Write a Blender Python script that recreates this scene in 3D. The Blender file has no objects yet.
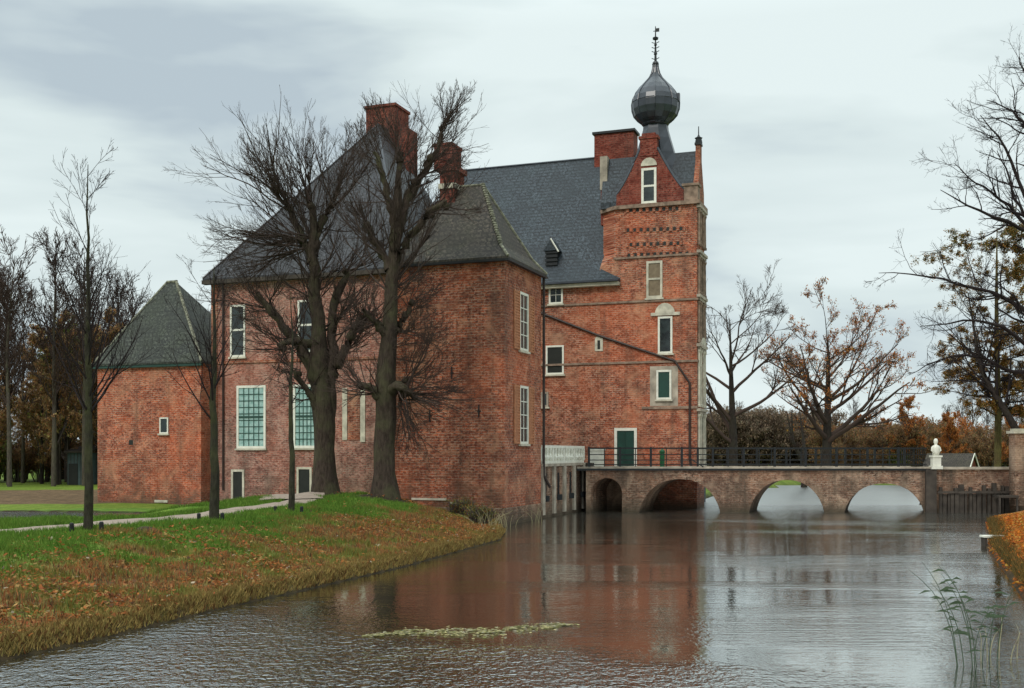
import bpy, bmesh, math, random
import numpy as np
from mathutils import Vector
PI=math.pi; R=math.radians
S=bpy.context.scene
COL=S.collection
# ------------------------------------------------------------------ camera, world, sun, exposure
FX=1100.0; HY=453.0; EYE=4.0
cd=bpy.data.cameras.new('camera'); cam=bpy.data.objects.new('camera',cd); COL.objects.link(cam)
cam.location=(0,0,EYE); cam.rotation_euler=(R(90),0,0)
cd.sensor_width=36; cd.lens=36*FX/1024; cd.shift_y=(HY-344)/1024; cd.clip_start=.1; cd.clip_end=6000
S.camera=cam
S.view_settings.view_transform='Standard'; S.view_settings.look='None'
S.view_settings.exposure=0.0; S.view_settings.gamma=1
SUN_EL=R(42); SUN_AZ=R(215)      # azimuth of the glow behind the clouds, clockwise from +Y: behind the camera, left
w=bpy.data.worlds.new('World'); S.world=w; w.use_nodes=True
nt=w.node_tree; N=nt.nodes; L=nt.links; N.clear()
def wn(t,**k):
    n=N.new(t)
    for a,b in k.items(): setattr(n,a,b)
    return n
out=wn('ShaderNodeOutputWorld'); bg=wn('ShaderNodeBackground'); bg.inputs[1].default_value=.1
sky=wn('ShaderNodeTexSky',sky_type='NISHITA',sun_disc=False,sun_elevation=SUN_EL,sun_rotation=SUN_AZ,air_density=1,dust_density=3,ozone_density=1)
tc=wn('ShaderNodeTexCoord'); sep=wn('ShaderNodeSeparateXYZ'); L.new(tc.outputs['Generated'],sep.inputs[0])
mp=wn('ShaderNodeMapping'); mp.inputs['Scale'].default_value=(1,1,3.6); mp.inputs['Location'].default_value=(.37,.2,.1)
L.new(tc.outputs['Generated'],mp.inputs[0])
nz=wn('ShaderNodeTexNoise'); nz.inputs['Scale'].default_value=2.3; nz.inputs['Detail'].default_value=5; nz.inputs['Roughness'].default_value=.5; nz.inputs['Distortion'].default_value=.3
L.new(mp.outputs[0],nz.inputs[0])
cr=wn('ShaderNodeValToRGB'); e=cr.color_ramp.elements  # cloud tones
e[0].position=.38; e[0].color=(.45,.535,.59,1); e[1].position=.60; e[1].color=(.74,.835,.835,1)
m_=e.new(.5); m_.color=(.655,.75,.755,1)
L.new(nz.outputs['Fac'],cr.inputs[0])
# overcast luminance: the zenith is brighter than the horizon
zr=wn('ShaderNodeMapRange'); zr.inputs['From Min'].default_value=.36; zr.inputs['From Max'].default_value=.95; zr.inputs['To Min'].default_value=10.9; zr.inputs['To Max'].default_value=30.0
L.new(sep.outputs['Z'],zr.inputs[0])
vm=wn('ShaderNodeVectorMath',operation='SCALE'); L.new(cr.outputs[0],vm.inputs[0]); L.new(zr.outputs[0],vm.inputs['Scale'])
mx=wn('ShaderNodeMix',data_type='RGBA'); mx.inputs[0].default_value=.97
L.new(sky.outputs[0],mx.inputs[6]); L.new(vm.outputs[0],mx.inputs[7]); L.new(mx.outputs[2],bg.inputs[0]); L.new(bg.outputs[0],out.inputs[0])
sd=bpy.data.lights.new('sun','SUN'); sd.energy=1.5; sd.angle=R(12); sd.color=(1,.95,.88)
so=bpy.data.objects.new('sun',sd); COL.objects.link(so)
dv=Vector((math.sin(SUN_AZ)*math.cos(SUN_EL),math.cos(SUN_AZ)*math.cos(SUN_EL),math.sin(SUN_EL)))
so.rotation_euler=dv.to_track_quat('Z','Y').to_euler(); so.location=(0,-30,60)

rng=np.random.default_rng(7); random.seed(7)
# ------------------------------------------------------------------ materials
class Mat:
    def __init__(s,name,rough=.8,spec=.3):
        s.m=bpy.data.materials.new(name); s.m.use_nodes=True; s.t=s.m.node_tree
        s.b=s.t.nodes['Principled BSDF']; s.b.inputs['Roughness'].default_value=rough
        s.b.inputs['Specular IOR Level'].default_value=spec
    def n(s,t,ins=None,**k):
        n=s.t.nodes.new(t)
        for a,b in k.items(): setattr(n,a,b)
        for a,b in (ins or {}).items():
            if hasattr(b,'is_linked'): s.t.links.new(b,n.inputs[a])
            else: n.inputs[a].default_value=b
        return n
    def link(s,a,b): s.t.links.new(a,b)
    def coord(s,scale=(1,1,1),kind='Object'):
        c=s.n('ShaderNodeTexCoord'); return s.n('ShaderNodeMapping',{'Vector':c.outputs[kind],'Scale':scale}).outputs[0]
    def noise(s,scale,detail=4,rough=.55,vec=None,dist=0):
        vec=vec or s.coord()
        return s.n('ShaderNodeTexNoise',{'Vector':vec,'Scale':scale,'Detail':detail,'Roughness':rough,'Distortion':dist}).outputs['Fac']
    def ramp(s,fac,stops):
        r=s.n('ShaderNodeValToRGB',{0:fac}); e=r.color_ramp.elements
        e[0].position,e[0].color=stops[0][0],(*stops[0][1],1); e[1].position,e[1].color=stops[-1][0],(*stops[-1][1],1)
        for p,c in stops[1:-1]: x=e.new(p); x.color=(*c,1)
        return r.outputs[0]
    def mix(s,f,a,b,mode='MIX'):
        n=s.n('ShaderNodeMix',data_type='RGBA',blend_type=mode)
        for i,v in ((0,f),(6,a),(7,b)):
            if hasattr(v,'is_linked'): s.link(v,n.inputs[i])
            else: n.inputs[i].default_value=v if i==0 else (*v,1)
        return n.outputs[2]
    def bump(s,h,strength=.5,dist=.02):
        n=s.n('ShaderNodeBump',{'Height':h,'Strength':strength,'Distance':dist}); s.link(n.outputs[0],s.b.inputs['Normal'])
    def col(s,c):
        if hasattr(c,'is_linked'): s.link(c,s.b.inputs['Base Color'])
        else: s.b.inputs['Base Color'].default_value=(*c,1)
        return s.m
def simple(name,c,rough=.7,var=.25,scale=3,spec=.3,metal=0):
    m=Mat(name,rough,spec); f=m.noise(scale,5)
    lo=tuple(x*(1-var) for x in c); hi=tuple(min(1,x*(1+var)) for x in c)
    m.b.inputs['Metallic'].default_value=metal
    m.bump(f,.3,.02)
    return m.col(m.ramp(f,[(.3,lo),(.7,hi)]))
def brick(name,base,dark,pale,mortar=(.42,.34,.27),patch=.75,seed=0.0,stain=.5):
    m=Mat(name,.9,.15)
    c=m.n('ShaderNodeTexCoord'); sp=m.n('ShaderNodeSeparateXYZ',{0:c.outputs['Object']})
    ad=m.n('ShaderNodeMath',{0:sp.outputs[0],1:sp.outputs[1]},operation='ADD')
    cb=m.n('ShaderNodeCombineXYZ',{0:ad.outputs[0],1:sp.outputs[2],2:seed})
    bt=m.n('ShaderNodeTexBrick',{'Vector':cb.outputs[0],'Scale':1.0,'Color1':(*base,1),'Color2':(*dark,1),'Mortar':(*mortar,1),'Mortar Size':.019,'Mortar Smooth':.35,'Bias':-.05,'Brick Width':.40,'Row Height':.15},offset=.5)
    fine=m.noise(1.0,3,.7,m.n('ShaderNodeMapping',{'Vector':cb.outputs[0],'Scale':(4.2,9,1)}).outputs[0])
    col=m.mix(m.ramp(fine,[(.42,(0,0,0)),(.60,(1,1,1))]),bt.outputs[0],m.mix(.62,bt.outputs[0],pale))
    mid=m.noise(1.0,4,.75,m.n('ShaderNodeMapping',{'Vector':cb.outputs[0],'Scale':(1.1,1.7,1),'Location':(5,8,2)}).outputs[0])
    col=m.mix(m.ramp(mid,[(.38,(.7,.7,.7)),(.57,(0,0,0))]),col,tuple(x*.6 for x in dark))
    dk=m.ramp(m.noise(1.0,3,.7,m.n('ShaderNodeMapping',{'Vector':cb.outputs[0],'Scale':(4.4,7.5,1),'Location':(9,3,1)}).outputs[0]),[(.50,(0,0,0)),(.60,(.85,.85,.85))])
    col=m.mix(dk,col,tuple(x*.35 for x in dark))
    big=m.noise(.28,6,.66,cb.outputs[0],.9)
    col=m.mix(m.ramp(big,[(.46,(0,0,0)),(.62,(patch,)*3)]),col,m.mix(.55,col,(.10,.05,.036)))
    hot=m.noise(.22,4,.6,m.n('ShaderNodeMapping',{'Vector':cb.outputs[0],'Location':(3,57,0)}).outputs[0],1.0)
    col=m.mix(m.ramp(hot,[(.48,(0,0,0)),(.66,(.55,)*3)]),col,m.mix(.5,col,(min(1,base[0]*1.15),base[1]*1.1,base[2]*.9)))
    big2=m.noise(.55,4,.6,m.n('ShaderNodeMapping',{'Vector':cb.outputs[0],'Location':(31,17,0)}).outputs[0],.8)
    col=m.mix(m.ramp(big2,[(.52,(0,0,0)),(.7,(.55,)*3)]),col,pale)
    st=m.noise(1.0,4,.6,m.n('ShaderNodeMapping',{'Vector':cb.outputs[0],'Scale':(1.1,.13,1)}).outputs[0])
    col=m.mix(m.ramp(st,[(.5,(0,0,0)),(.72,(stain,)*3)]),col,(.055,.045,.035))
    # algae where the masonry stands in the water
    wl=m.n('ShaderNodeMapRange',{0:sp.outputs[2],1:.1,2:.9,3:.85,4:0.0}); col=m.mix(wl.outputs[0],col,(.05,.045,.03))
    dz=m.n('ShaderNodeMapRange',{0:sp.outputs[2],1:.8,2:4.2,3:1.0,4:0.0}); dn=m.noise(.8,5,.7,cb.outputs[0],.8)
    dm=m.n('ShaderNodeMath',{0:dz.outputs[0],1:m.n('ShaderNodeMapRange',{0:dn,1:.40,2:.62,3:0.0,4:.75}).outputs[0]},operation='MULTIPLY'); col=m.mix(dm.outputs[0],col,(.085,.06,.042))
    m.bump(m.mix(.5,bt.outputs['Fac'],fine),.7,.03)
    return m.col(col)
M={}
M['brick_old']=brick('brick_old',(.46,.108,.048),(.20,.054,.032),(.47,.26,.16),seed=1)
M['brick_red']=brick('brick_red',(.53,.118,.050),(.23,.056,.033),(.52,.27,.16),seed=5)
M['brick_low']=brick('brick_low',(.58,.125,.05),(.27,.06,.034),(.50,.24,.14),seed=9,patch=.35)
M['brick_left']=brick('brick_left',(.45,.145,.10),(.23,.085,.068),(.48,.31,.24),seed=3,patch=.3)
M['brick_plain']=brick('brick_plain',(.24,.045,.028),(.15,.03,.022),(.27,.10,.07),seed=13,mortar=(.2,.12,.09),patch=.3,stain=.3)
M['brick_bridge']=brick('brick_bridge',(.33,.15,.09),(.16,.08,.055),(.50,.36,.25),patch=.9,seed=21,stain=.85)
def tiles(name,a,b,moss,rw=.3,rh=.3,mossamt=.6,rough=.7,streak=.3):
    m=Mat(name,rough,.3)
    c=m.n('ShaderNodeTexCoord'); sp=m.n('ShaderNodeSeparateXYZ',{0:c.outputs['Object']})
    ad=m.n('ShaderNodeMath',{0:sp.outputs[0],1:sp.outputs[1]},operation='ADD')
    cb=m.n('ShaderNodeCombineXYZ',{0:ad.outputs[0],1:sp.outputs[2],2:0.0})
    bt=m.n('ShaderNodeTexBrick',{'Vector':cb.outputs[0],'Scale':1.0,'Color1':(*a,1),'Color2':(*b,1),'Mortar':(*(x*.25 for x in a),1),'Mortar Size':.085*rh/.3,'Mortar Smooth':.6,'Bias':0.0,'Brick Width':rw,'Row Height':rh},offset=.5)
    n1=m.noise(.6,5,.65,dist=.5); n2=m.noise(7,3,.6)
    col=m.mix(m.ramp(n1,[(.45,(0,0,0)),(.7,(mossamt,)*3)]),bt.outputs[0],moss)
    col=m.mix(m.ramp(n2,[(.5,(0,0,0)),(.70,(.7,)*3)]),col,tuple(min(1,x*2.6) for x in a))
    n4=m.noise(.35,5,.7,m.n('ShaderNodeMapping',{'Vector':cb.outputs[0],'Location':(7,2,0)}).outputs[0],.5)
    col=m.mix(m.ramp(n4,[(.42,(.55,)*3),(.56,(0,0,0))]),col,tuple(x*.45 for x in a))
    st=m.noise(1,4,.6,m.n('ShaderNodeMapping',{'Vector':cb.outputs[0],'Scale':(1.7,.1,1)}).outputs[0])
    col=m.mix(m.ramp(st,[(.45,(0,0,0)),(.7,(streak,)*3)]),col,tuple(x*.5 for x in a))
    m.bump(bt.outputs['Fac'],-1.0,.09)
    return m.col(col)
M['tile_brown']=tiles('tile_brown',(.062,.050,.038),(.026,.022,.019),(.05,.05,.02),.34,.30,.45)
M['tile_green']=tiles('tile_green',(.046,.050,.038),(.019,.022,.018),(.035,.045,.018),.34,.34,.45)
M['slate']=tiles('slate',(.040,.050,.060),(.026,.034,.042),(.036,.055,.06),.5,.28,.35,.6)
M['slate_dark']=tiles('slate_dark',(.04,.04,.046),(.026,.026,.03),(.042,.045,.034),.4,.27,.3,.5)
M['lead']=simple('lead',(.030,.034,.044),.34,.35,1.2,.5)
M['stone']=simple('stone',(.46,.42,.33),.85,.3,2.2)
M['stone_grey']=simple('stone_grey',(.33,.28,.22),.9,.4,1.5)
M['white']=simple('white_paint',(.66,.64,.55),.55,.12,3)
M['rust_shutter']=simple('rust_shutter',(.40,.17,.085),.6,.3,6)
M['brown_panel']=simple('brown_panel',(.22,.15,.10),.6,.3,3)
M['green_door']=simple('green_door',(.008,.042,.03),.4,.2,2,.5)
M['dark_door']=simple('dark_door',(.015,.016,.013),.5,.2,2)
M['iron']=simple('iron',(.012,.013,.014),.5,.3,5)
M['pipe']=simple('pipe_metal',(.035,.022,.018),.5,.3,3)
M['timber']=simple('old_timber',(.05,.04,.032),.9,.5,1.4)
M['moss_stone']=simple('ridge_stone',(.17,.165,.12),.9,.75,5)
M['string_stone']=simple('string_stone',(.21,.145,.105),.9,.5,2.5)
g=Mat('pane_dark',.12,.6); M['pane_dark']=g.col(g.ramp(g.noise(2.0,2),[(.35,(.008,.011,.012)),(.7,(.03,.042,.04))]))
g=Mat('pane_green',.15,.6); M['pane_green']=g.col((.008,.07,.05))
g=Mat('pane_pale',.2,.6); M['pane_pale']=g.col(g.ramp(g.noise(3.0,4),[(.3,(.16,.30,.27)),(.7,(.38,.52,.48))]))
g=Mat('pane_brown',.4,.4); M['pane_brown']=g.col(g.ramp(g.noise(3.0,3),[(.3,(.12,.085,.05)),(.7,(.2,.15,.09))]))
def bark(name,c,moss,amt=.5,scale=3):
    m=Mat(name,.95,.1); v=m.coord((1,1,.25)); f=m.noise(scale*3,6,.7,v)
    col=m.ramp(f,[(.3,tuple(x*.45 for x in c)),(.7,tuple(x*1.5 for x in c))])
    ms=m.noise(.9,4,.6); col=m.mix(m.ramp(ms,[(.45,(0,0,0)),(.68,(amt,)*3)]),col,moss)
    m.bump(f,1.0,.12); return m.col(col)
M['bark_lime']=bark('bark_lime',(.055,.040,.031),(.09,.09,.045),.6)
M['bark_young']=bark('bark_young',(.04,.036,.026),(.075,.08,.03),.7)
M['bark_dark']=bark('bark_dark',(.035,.027,.023),(.05,.05,.03),.4)
M['bark_wood']=bark('bark_wood',(.085,.07,.055),(.10,.10,.05),.5)
M['bark_yellow']=bark('bark_yellow',(.10,.075,.035),(.16,.15,.05),.7)
def twigm(name,c):
    m=Mat(name,.9,.1); return m.col(c)
M['twig']=twigm('twig',(.024,.018,.018)); M['twig_lime']=twigm('twig_lime',(.058,.041,.034)); M['twig_brown']=twigm('twig_brown',(.06,.04,.032)); M['twig_bg']=twigm('twig_far',(.10,.08,.072))
# colour comes from what grows there, stored per face corner; noise breaks it up
def attr_mat(name,rough=.9,nscale=2.5,amt=.5,trans=0):
    m=Mat(name,rough,.12); a=m.n('ShaderNodeAttribute',attribute_name='Col')
    f=m.noise(nscale,6,.7); v=m.ramp(f,[(.25,(1-amt,)*3),(.75,(1+amt*.7,)*3)])
    c=m.mix(1.0,a.outputs['Color'],v,'MULTIPLY'); m.col(c)
    if trans:
        tb=m.n('ShaderNodeBsdfTranslucent',{'Color':c}); ms=m.n('ShaderNodeMixShader',{0:trans,1:m.b.outputs[0],2:tb.outputs[0]}); m.link(ms.outputs[0],[n for n in m.t.nodes if n.type=='OUTPUT_MATERIAL'][0].inputs[0])
    return m.m
M['ground']=attr_mat('ground_soil',.95,6.0,.55); M['blade']=attr_mat('blades',.8,1.0,.3,.25); M['leaf']=attr_mat('leaves',.75,1.5,.3,.45)
p=Mat('path_gravel',.95,.1); M['path']=p.col(p.ramp(p.noise(3,6,.7),[(.3,(.22,.17,.135)),(.7,(.35,.28,.225))]))
# water: murky body under a rippled skin, wind lanes rougher towards the near side
W=Mat('water',.10,.5); W.b.inputs['IOR'].default_value=2.0
WC=W.n('ShaderNodeTexCoord').outputs['Object']
sp=W.n('ShaderNodeSeparateXYZ',{0:WC})
n1=W.noise(1.0,3,.5,W.n('ShaderNodeMapping',{'Vector':WC,'Scale':(2.2,3.0,1)}).outputs[0],.4)
n2=W.noise(1.0,2,.55,W.n('ShaderNodeMapping',{'Vector':WC,'Scale':(7.5,5.0,1)}).outputs[0],.6)
n3=W.noise(1.0,3,.6,W.n('ShaderNodeMapping',{'Vector':WC,'Scale':(.55,5.5,1)}).outputs[0],.25)   # long low wavelets, crests across the moat
lane=W.noise(1.0,3,.5,W.n('ShaderNodeMapping',{'Vector':WC,'Scale':(.05,.16,1),'Location':(3.1,.7,0)}).outputs[0],.8)
def mr(a,x0,x1,y0,y1): return W.n('ShaderNodeMapRange',{0:a,1:x0,2:x1,3:y0,4:y1},interpolation_type='SMOOTHSTEP').outputs[0]
def mt(op,a,b): return W.n('ShaderNodeMath',{0:a,1:b},operation=op).outputs[0]
diag=mt('ADD',sp.outputs[1],mt('MULTIPLY',sp.outputs[0],.95))
diag=mt('ADD',diag,mt('MULTIPLY',mt('SUBTRACT',lane,.5),14.0))
nearm=mt('MAXIMUM',mr(diag,25.5,20.5,0.0,1.0),mr(sp.outputs[0],-14.0,-24.0,0.0,.9))
ln=mr(lane,.46,.66,.25,.9)
chop=mt('MULTIPLY',mt('ADD',n1,n2),mt('ADD',mt('MULTIPLY',nearm,.68),mt('MULTIPLY',ln,.16)))
wav=mt('MULTIPLY',n3,mt('MULTIPLY',mr(sp.outputs[1],22.0,62.0,.3,.95),ln))
W.bump(mt('ADD',chop,wav),1.0,.058)
rg=W.n('ShaderNodeMapRange',{0:sp.outputs[1],1:50.0,2:88.0,3:.022,4:.30})
M['water']=W.col((.016,.014,.008))
gl_=W.n('ShaderNodeBsdfGlossy',{'Color':(.93,.95,.93,1)}); W.link(rg.outputs[0],W.b.inputs['Roughness']); W.link(rg.outputs[0],gl_.inputs['Roughness']); W.link(W.b.inputs['Normal'].links[0].from_socket,gl_.inputs['Normal'])
ms_=W.n('ShaderNodeMixShader',{0:.42,1:W.b.outputs[0],2:gl_.outputs[0]}); W.link(ms_.outputs[0],[n for n in W.t.nodes if n.type=='OUTPUT_MATERIAL'][0].inputs[0])

# ------------------------------------------------------------------ mesh helpers
def tag(o,label=None,cat=None,group=None,kind=None):
    for k,v in (('label',label),('category',cat),('group',group),('kind',kind)):
        if v: o[k]=v
    return o
def empty(name,loc,rz=0):
    o=bpy.data.objects.new(name,None); COL.objects.link(o); o.location=loc; o.rotation_euler=(0,0,rz); o.empty_display_size=.3; return o
class MB:
    def __init__(s): s.v=[]; s.f=[]
    def add(s,vs,fs):
        n=len(s.v); s.v+= [tuple(v) for v in vs]; s.f+=[tuple(i+n for i in f) for f in fs]; return s
    def box(s,x0,x1,y0,y1,z0,z1):
        return s.add([(x0,y0,z0),(x1,y0,z0),(x1,y1,z0),(x0,y1,z0),(x0,y0,z1),(x1,y0,z1),(x1,y1,z1),(x0,y1,z1)],
          [(0,3,2,1),(4,5,6,7),(0,1,5,4),(1,2,6,5),(2,3,7,6),(3,0,4,7)])
    def prism(s,poly,z0,z1):            # poly of (x,y), CCW
        n=len(poly); return s.add([(x,y,z0) for x,y in poly]+[(x,y,z1) for x,y in poly],
          [tuple(range(n))[::-1],tuple(range(n,2*n))]+[(i,(i+1)%n,n+(i+1)%n,n+i) for i in range(n)])
    def loft(s,rings,cap=True):
        n=len(rings[0]); vs=[p for r in rings for p in r]; fs=[]
        for k in range(len(rings)-1):
            for i in range(n): a=k*n+i; b=k*n+(i+1)%n; fs.append((a,b,b+n,a+n))
        if cap: fs+= [tuple(range(n))[::-1],tuple(range((len(rings)-1)*n,len(rings)*n))]
        return s.add(vs,fs)
    def lathe(s,cx,cy,prof,n=16,rot=0):
        return s.loft([[(cx+r*math.cos(rot+2*PI*i/n),cy+r*math.sin(rot+2*PI*i/n),z) for i in range(n)] for r,z in prof])
    def tube(s,pts,r,n=6):
        P=[Vector(p) for p in pts]; rings=[]
        for i,p in enumerate(P):
            t=(P[min(i+1,len(P)-1)]-P[max(i-1,0)]).normalized()
            a=t.cross(Vector((0,0,1)) if abs(t.z)<.9 else Vector((1,0,0))).normalized(); b=t.cross(a)
            rr=r[i] if hasattr(r,'__len__') else r
            rings.append([tuple(p+a*rr*math.cos(2*PI*k/n)+b*rr*math.sin(2*PI*k/n)) for k in range(n)])
        return s.loft(rings)
    def build(s,name,mat,parent=None,smooth=False,fix=True):
        me=bpy.data.meshes.new(name); me.from_pydata(s.v,[],s.f); 
        if fix:
            bm=bmesh.new(); bm.from_mesh(me); bmesh.ops.recalc_face_normals(bm,faces=bm.faces); bm.to_mesh(me); bm.free()
        me.materials.append(mat)
        if smooth: me.polygons.foreach_set('use_smooth',[True]*len(me.polygons))
        o=bpy.data.objects.new(name,me); COL.objects.link(o)
        if parent: o.parent=parent
        return o
def npmesh(name,V,F,mat,parent=None,col=None,smooth=False):   # F: (m,3) or (m,4) int array
    me=bpy.data.meshes.new(name); k=F.shape[1]; me.vertices.add(len(V)); me.vertices.foreach_set('co',V.astype(np.float32).ravel())
    me.loops.add(F.size); me.loops.foreach_set('vertex_index',F.astype(np.int32).ravel())
    me.polygons.add(len(F)); me.polygons.foreach_set('loop_start',(np.arange(len(F))*k).astype(np.int32)); 
    if smooth: me.polygons.foreach_set('use_smooth',np.ones(len(F),dtype=bool))
    me.update(calc_edges=True); me.validate()
    if col is not None:
        a=me.color_attributes.new('Col','FLOAT_COLOR','POINT'); c=np.ones((len(V),4),np.float32); c[:,:3]=col; a.data.foreach_set('color',c.ravel())
    me.materials.append(mat); o=bpy.data.objects.new(name,me); COL.objects.link(o)
    if parent: o.parent=parent
    return o
def px(x,y,z): return ((x-512)/FX*z, z, EYE-(y-HY)*z/FX)
def water_pt(x,y): z=EYE*FX/(y-HY); return ((x-512)/FX*z,z)

# ------------------------------------------------------------------ terrain
pond=[(-9.85,21.15),(-8.78,23.66),(-7.78,27.2),(-6.85,29.9),(-5.53,33.6),(-3.83,38.6),(-2.2,44.5),(-.55,50.6),(-.35,55),(-.7,60.8),(-1,62),(.5,70),(2,78),(9,83),(14.6,88),(18.6,102),(35,137),(44,141),(49,135),(46,115),(40,98),(36.5,79),(36,73.5),(29,66),(26.3,61.1),(22.6,52),(20,46.3),(16.6,37),(14.2,30.6),(12,22),(10.6,16),(6,9),(0,5.5),(-8,5.5),(-12,10),(-11.5,15)]
finger=[(-80,60.5),(-30,61),(-24.5,64.5),(-20.7,71.6),(-24,72.9),(-28,73.6),(-34,75),(-80,77)]
def sdist(poly,X,Y):
    P=np.array(poly); Q=np.roll(P,-1,0); d=np.full(X.shape,1e9); ins=np.zeros(X.shape,bool)
    for (ax,ay),(bx,by) in zip(P,Q):
        ex,ey=bx-ax,by-ay; t=np.clip(((X-ax)*ex+(Y-ay)*ey)/(ex*ex+ey*ey),0,1)
        d=np.minimum(d,np.hypot(X-ax-t*ex,Y-ay-t*ey))
        if ay!=by:
            c=((ay>Y)!=(by>Y)); ins^= c&(X<(bx-ax)*(Y-ay)/(by-ay)+ax)
    return np.where(ins,-d,d)
def ss(t): t=np.clip(t,0,1); return t*t*(3-2*t)
def vnoise(X,Y,s,seed):
    x=X/s; y=Y/s; xi=np.floor(x).astype(np.int64); yi=np.floor(y).astype(np.int64); fx=ss(x-xi); fy=ss(y-yi)
    def h(i,j): n=(i*374761393+j*668265263+seed*1442695041)&0x7fffffff; n=((n^(n>>13))*1274126177)&0x7fffffff; return ((n^(n>>16))&0xffff)/65535.0
    return (h(xi,yi)*(1-fx)+h(xi+1,yi)*fx)*(1-fy)+(h(xi,yi+1)*(1-fx)+h(xi+1,yi+1)*fx)*fy
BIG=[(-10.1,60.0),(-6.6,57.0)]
def terrain(X,Y):
    X=np.asarray(X,float); Y=np.asarray(Y,float)
    d=sdist(pond,X,Y); f=sdist(finger,X,Y)
    # main banks
    left=(X<4)&(Y<80)
    H=np.where(left,1.3,np.where(Y>84,.6,1.7)); Wd=np.where(left,7.3,np.where(Y>84,9,6.0))
    t=np.clip(d/Wd,0,1); h=.04+.24*ss(d/.22)+(H-.1)*(.55*ss(t)+.45*t)
    f=np.where(f>0,f+np.maximum(0,X+20.5)*1.6*(Y>52),f); hf=np.where(f<0,-np.minimum(.8,-f*.6),.1+np.minimum(1.5,np.where((Y>73)&(X<-15),.035*f,1.4*(np.maximum(f,0)/24)**1.5)))
    h=np.where(d<0,-np.minimum(.9,-d*.7),h)
    q=ss((-13-X)/4)*ss((Y-34)/6); h=np.where(hf<h,h*(1-q)+hf*q,h)
    for bx,by in BIG: h=h+(.42 if by<59 else .36)*np.exp(-((X-bx)**2+(Y-by)**2)/5.5)*(d>0)
    h=h-.38*ss((Y-64)/10)*(X<0)*(Y>64)*(X>-24)*(d>0)
    # roadway embankment beyond the bridge
    e=ss((X-30.5)/3)*np.where(X<38,ss((Y-74.1)/.5),ss((Y-70)/5))*(1-ss((Y-80)/6))*(d>-6)
    h=np.maximum(h,np.where(e>0,2.85*e+.1*(1-e),-9))
    h=h+np.where(d>.3,(vnoise(X,Y,1.1,3)-.5)*.08+(vnoise(X,Y,4,5)-.5)*.12,0)*np.clip(d/3,0,1)
    return h
def groundcol(X,Y,r):
    d=sdist(pond,X,Y); f=sdist(finger,X,Y)
    n=vnoise(X,Y,1.3,11)*.5+vnoise(X,Y,3.1,12)*.35+vnoise(X,Y,.45,13)*.3
    g1=np.array([.065,.145,.016]); g2=np.array([.14,.215,.035]); oc=np.array([.22,.18,.06]); rd=np.array([.30,.12,.045]); br=np.array([.10,.065,.035])
    q=r.random(X.shape)[...,None]
    green=g1*(1-q)+g2*q
    rust=np.where(q<.45,rd,np.where(q<.8,oc,br))
    leftb=(X<4)&(Y<64)
    top=ss((d-3.4+ (n-.6)*8-ss((Y-30)/25)*.6)/2.6)     # green on top of the bank, litter lower down
    c=green*top[...,None]+rust*(1-top)[...,None]
    mixg=(vnoise(X,Y,.7,21)>.60)[...,None]; c=np.where(mixg&leftb[...,None],.5*c+.5*green,c)
    edge=ss((1.1-d)/.7)[...,None]*.8; c=c*(1-edge)+np.array([.17,.12,.035])*(.7+.6*q)*edge
    # right bank: orange litter with green top
    rb=(X>8)&(Y<72); tp=ss((d-5+(n-.6)*3)/2)[...,None]
    cr_=np.where(q<.55,np.array([.40,.13,.02]),np.where(q<.8,np.array([.28,.12,.03]),np.array([.10,.07,.02])))*(1-tp)+green*tp
    c=np.where(rb[...,None],cr_,c)
    far=(Y>=84)|((X<-14)&(Y>76))
    lit=((Y>80)&(Y<96)&(X<-14))[...,None]
    c=np.where(far[...,None],green*.9+np.array([.03,.01,0]),c); c=np.where(lit,br*1.2*(.7+.6*q),c)
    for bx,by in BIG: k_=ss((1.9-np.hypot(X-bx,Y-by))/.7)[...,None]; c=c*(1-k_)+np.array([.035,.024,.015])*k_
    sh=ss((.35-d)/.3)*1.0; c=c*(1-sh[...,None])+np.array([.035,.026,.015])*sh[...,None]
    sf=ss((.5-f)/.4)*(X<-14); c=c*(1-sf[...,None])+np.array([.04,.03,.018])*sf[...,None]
    return c
def axis(lo,hi,step,outer):
    a=list(np.arange(lo,hi,step)); s=step; x=a[-1]
    while x<outer: s*=1.35; x+=s; a.append(x)
    s=step; x=a[0]; b=[]
    while x>-outer: s*=1.35; x-=s; b.append(x)
    return np.array(b[::-1]+a)
gx=axis(-42,44,.32,2600); gy=axis(4,96,.32,3000)
GX,GY=np.meshgrid(gx,gy); GZ=terrain(GX,GY)
nx=len(gx); ny=len(gy); V=np.stack([GX.ravel(),GY.ravel(),GZ.ravel()],1)
i=np.arange(nx-1)[None,:]+nx*np.arange(ny-1)[:,None]; F=np.stack([i,i+1,i+1+nx,i+nx],-1).reshape(-1,4)
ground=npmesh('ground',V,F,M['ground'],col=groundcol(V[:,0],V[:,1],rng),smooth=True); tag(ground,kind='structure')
mb=MB(); mb.add([(-400,-60,0),(400,-60,0),(400,400,0),(-400,400,0)],[(0,1,2,3)])
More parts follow.
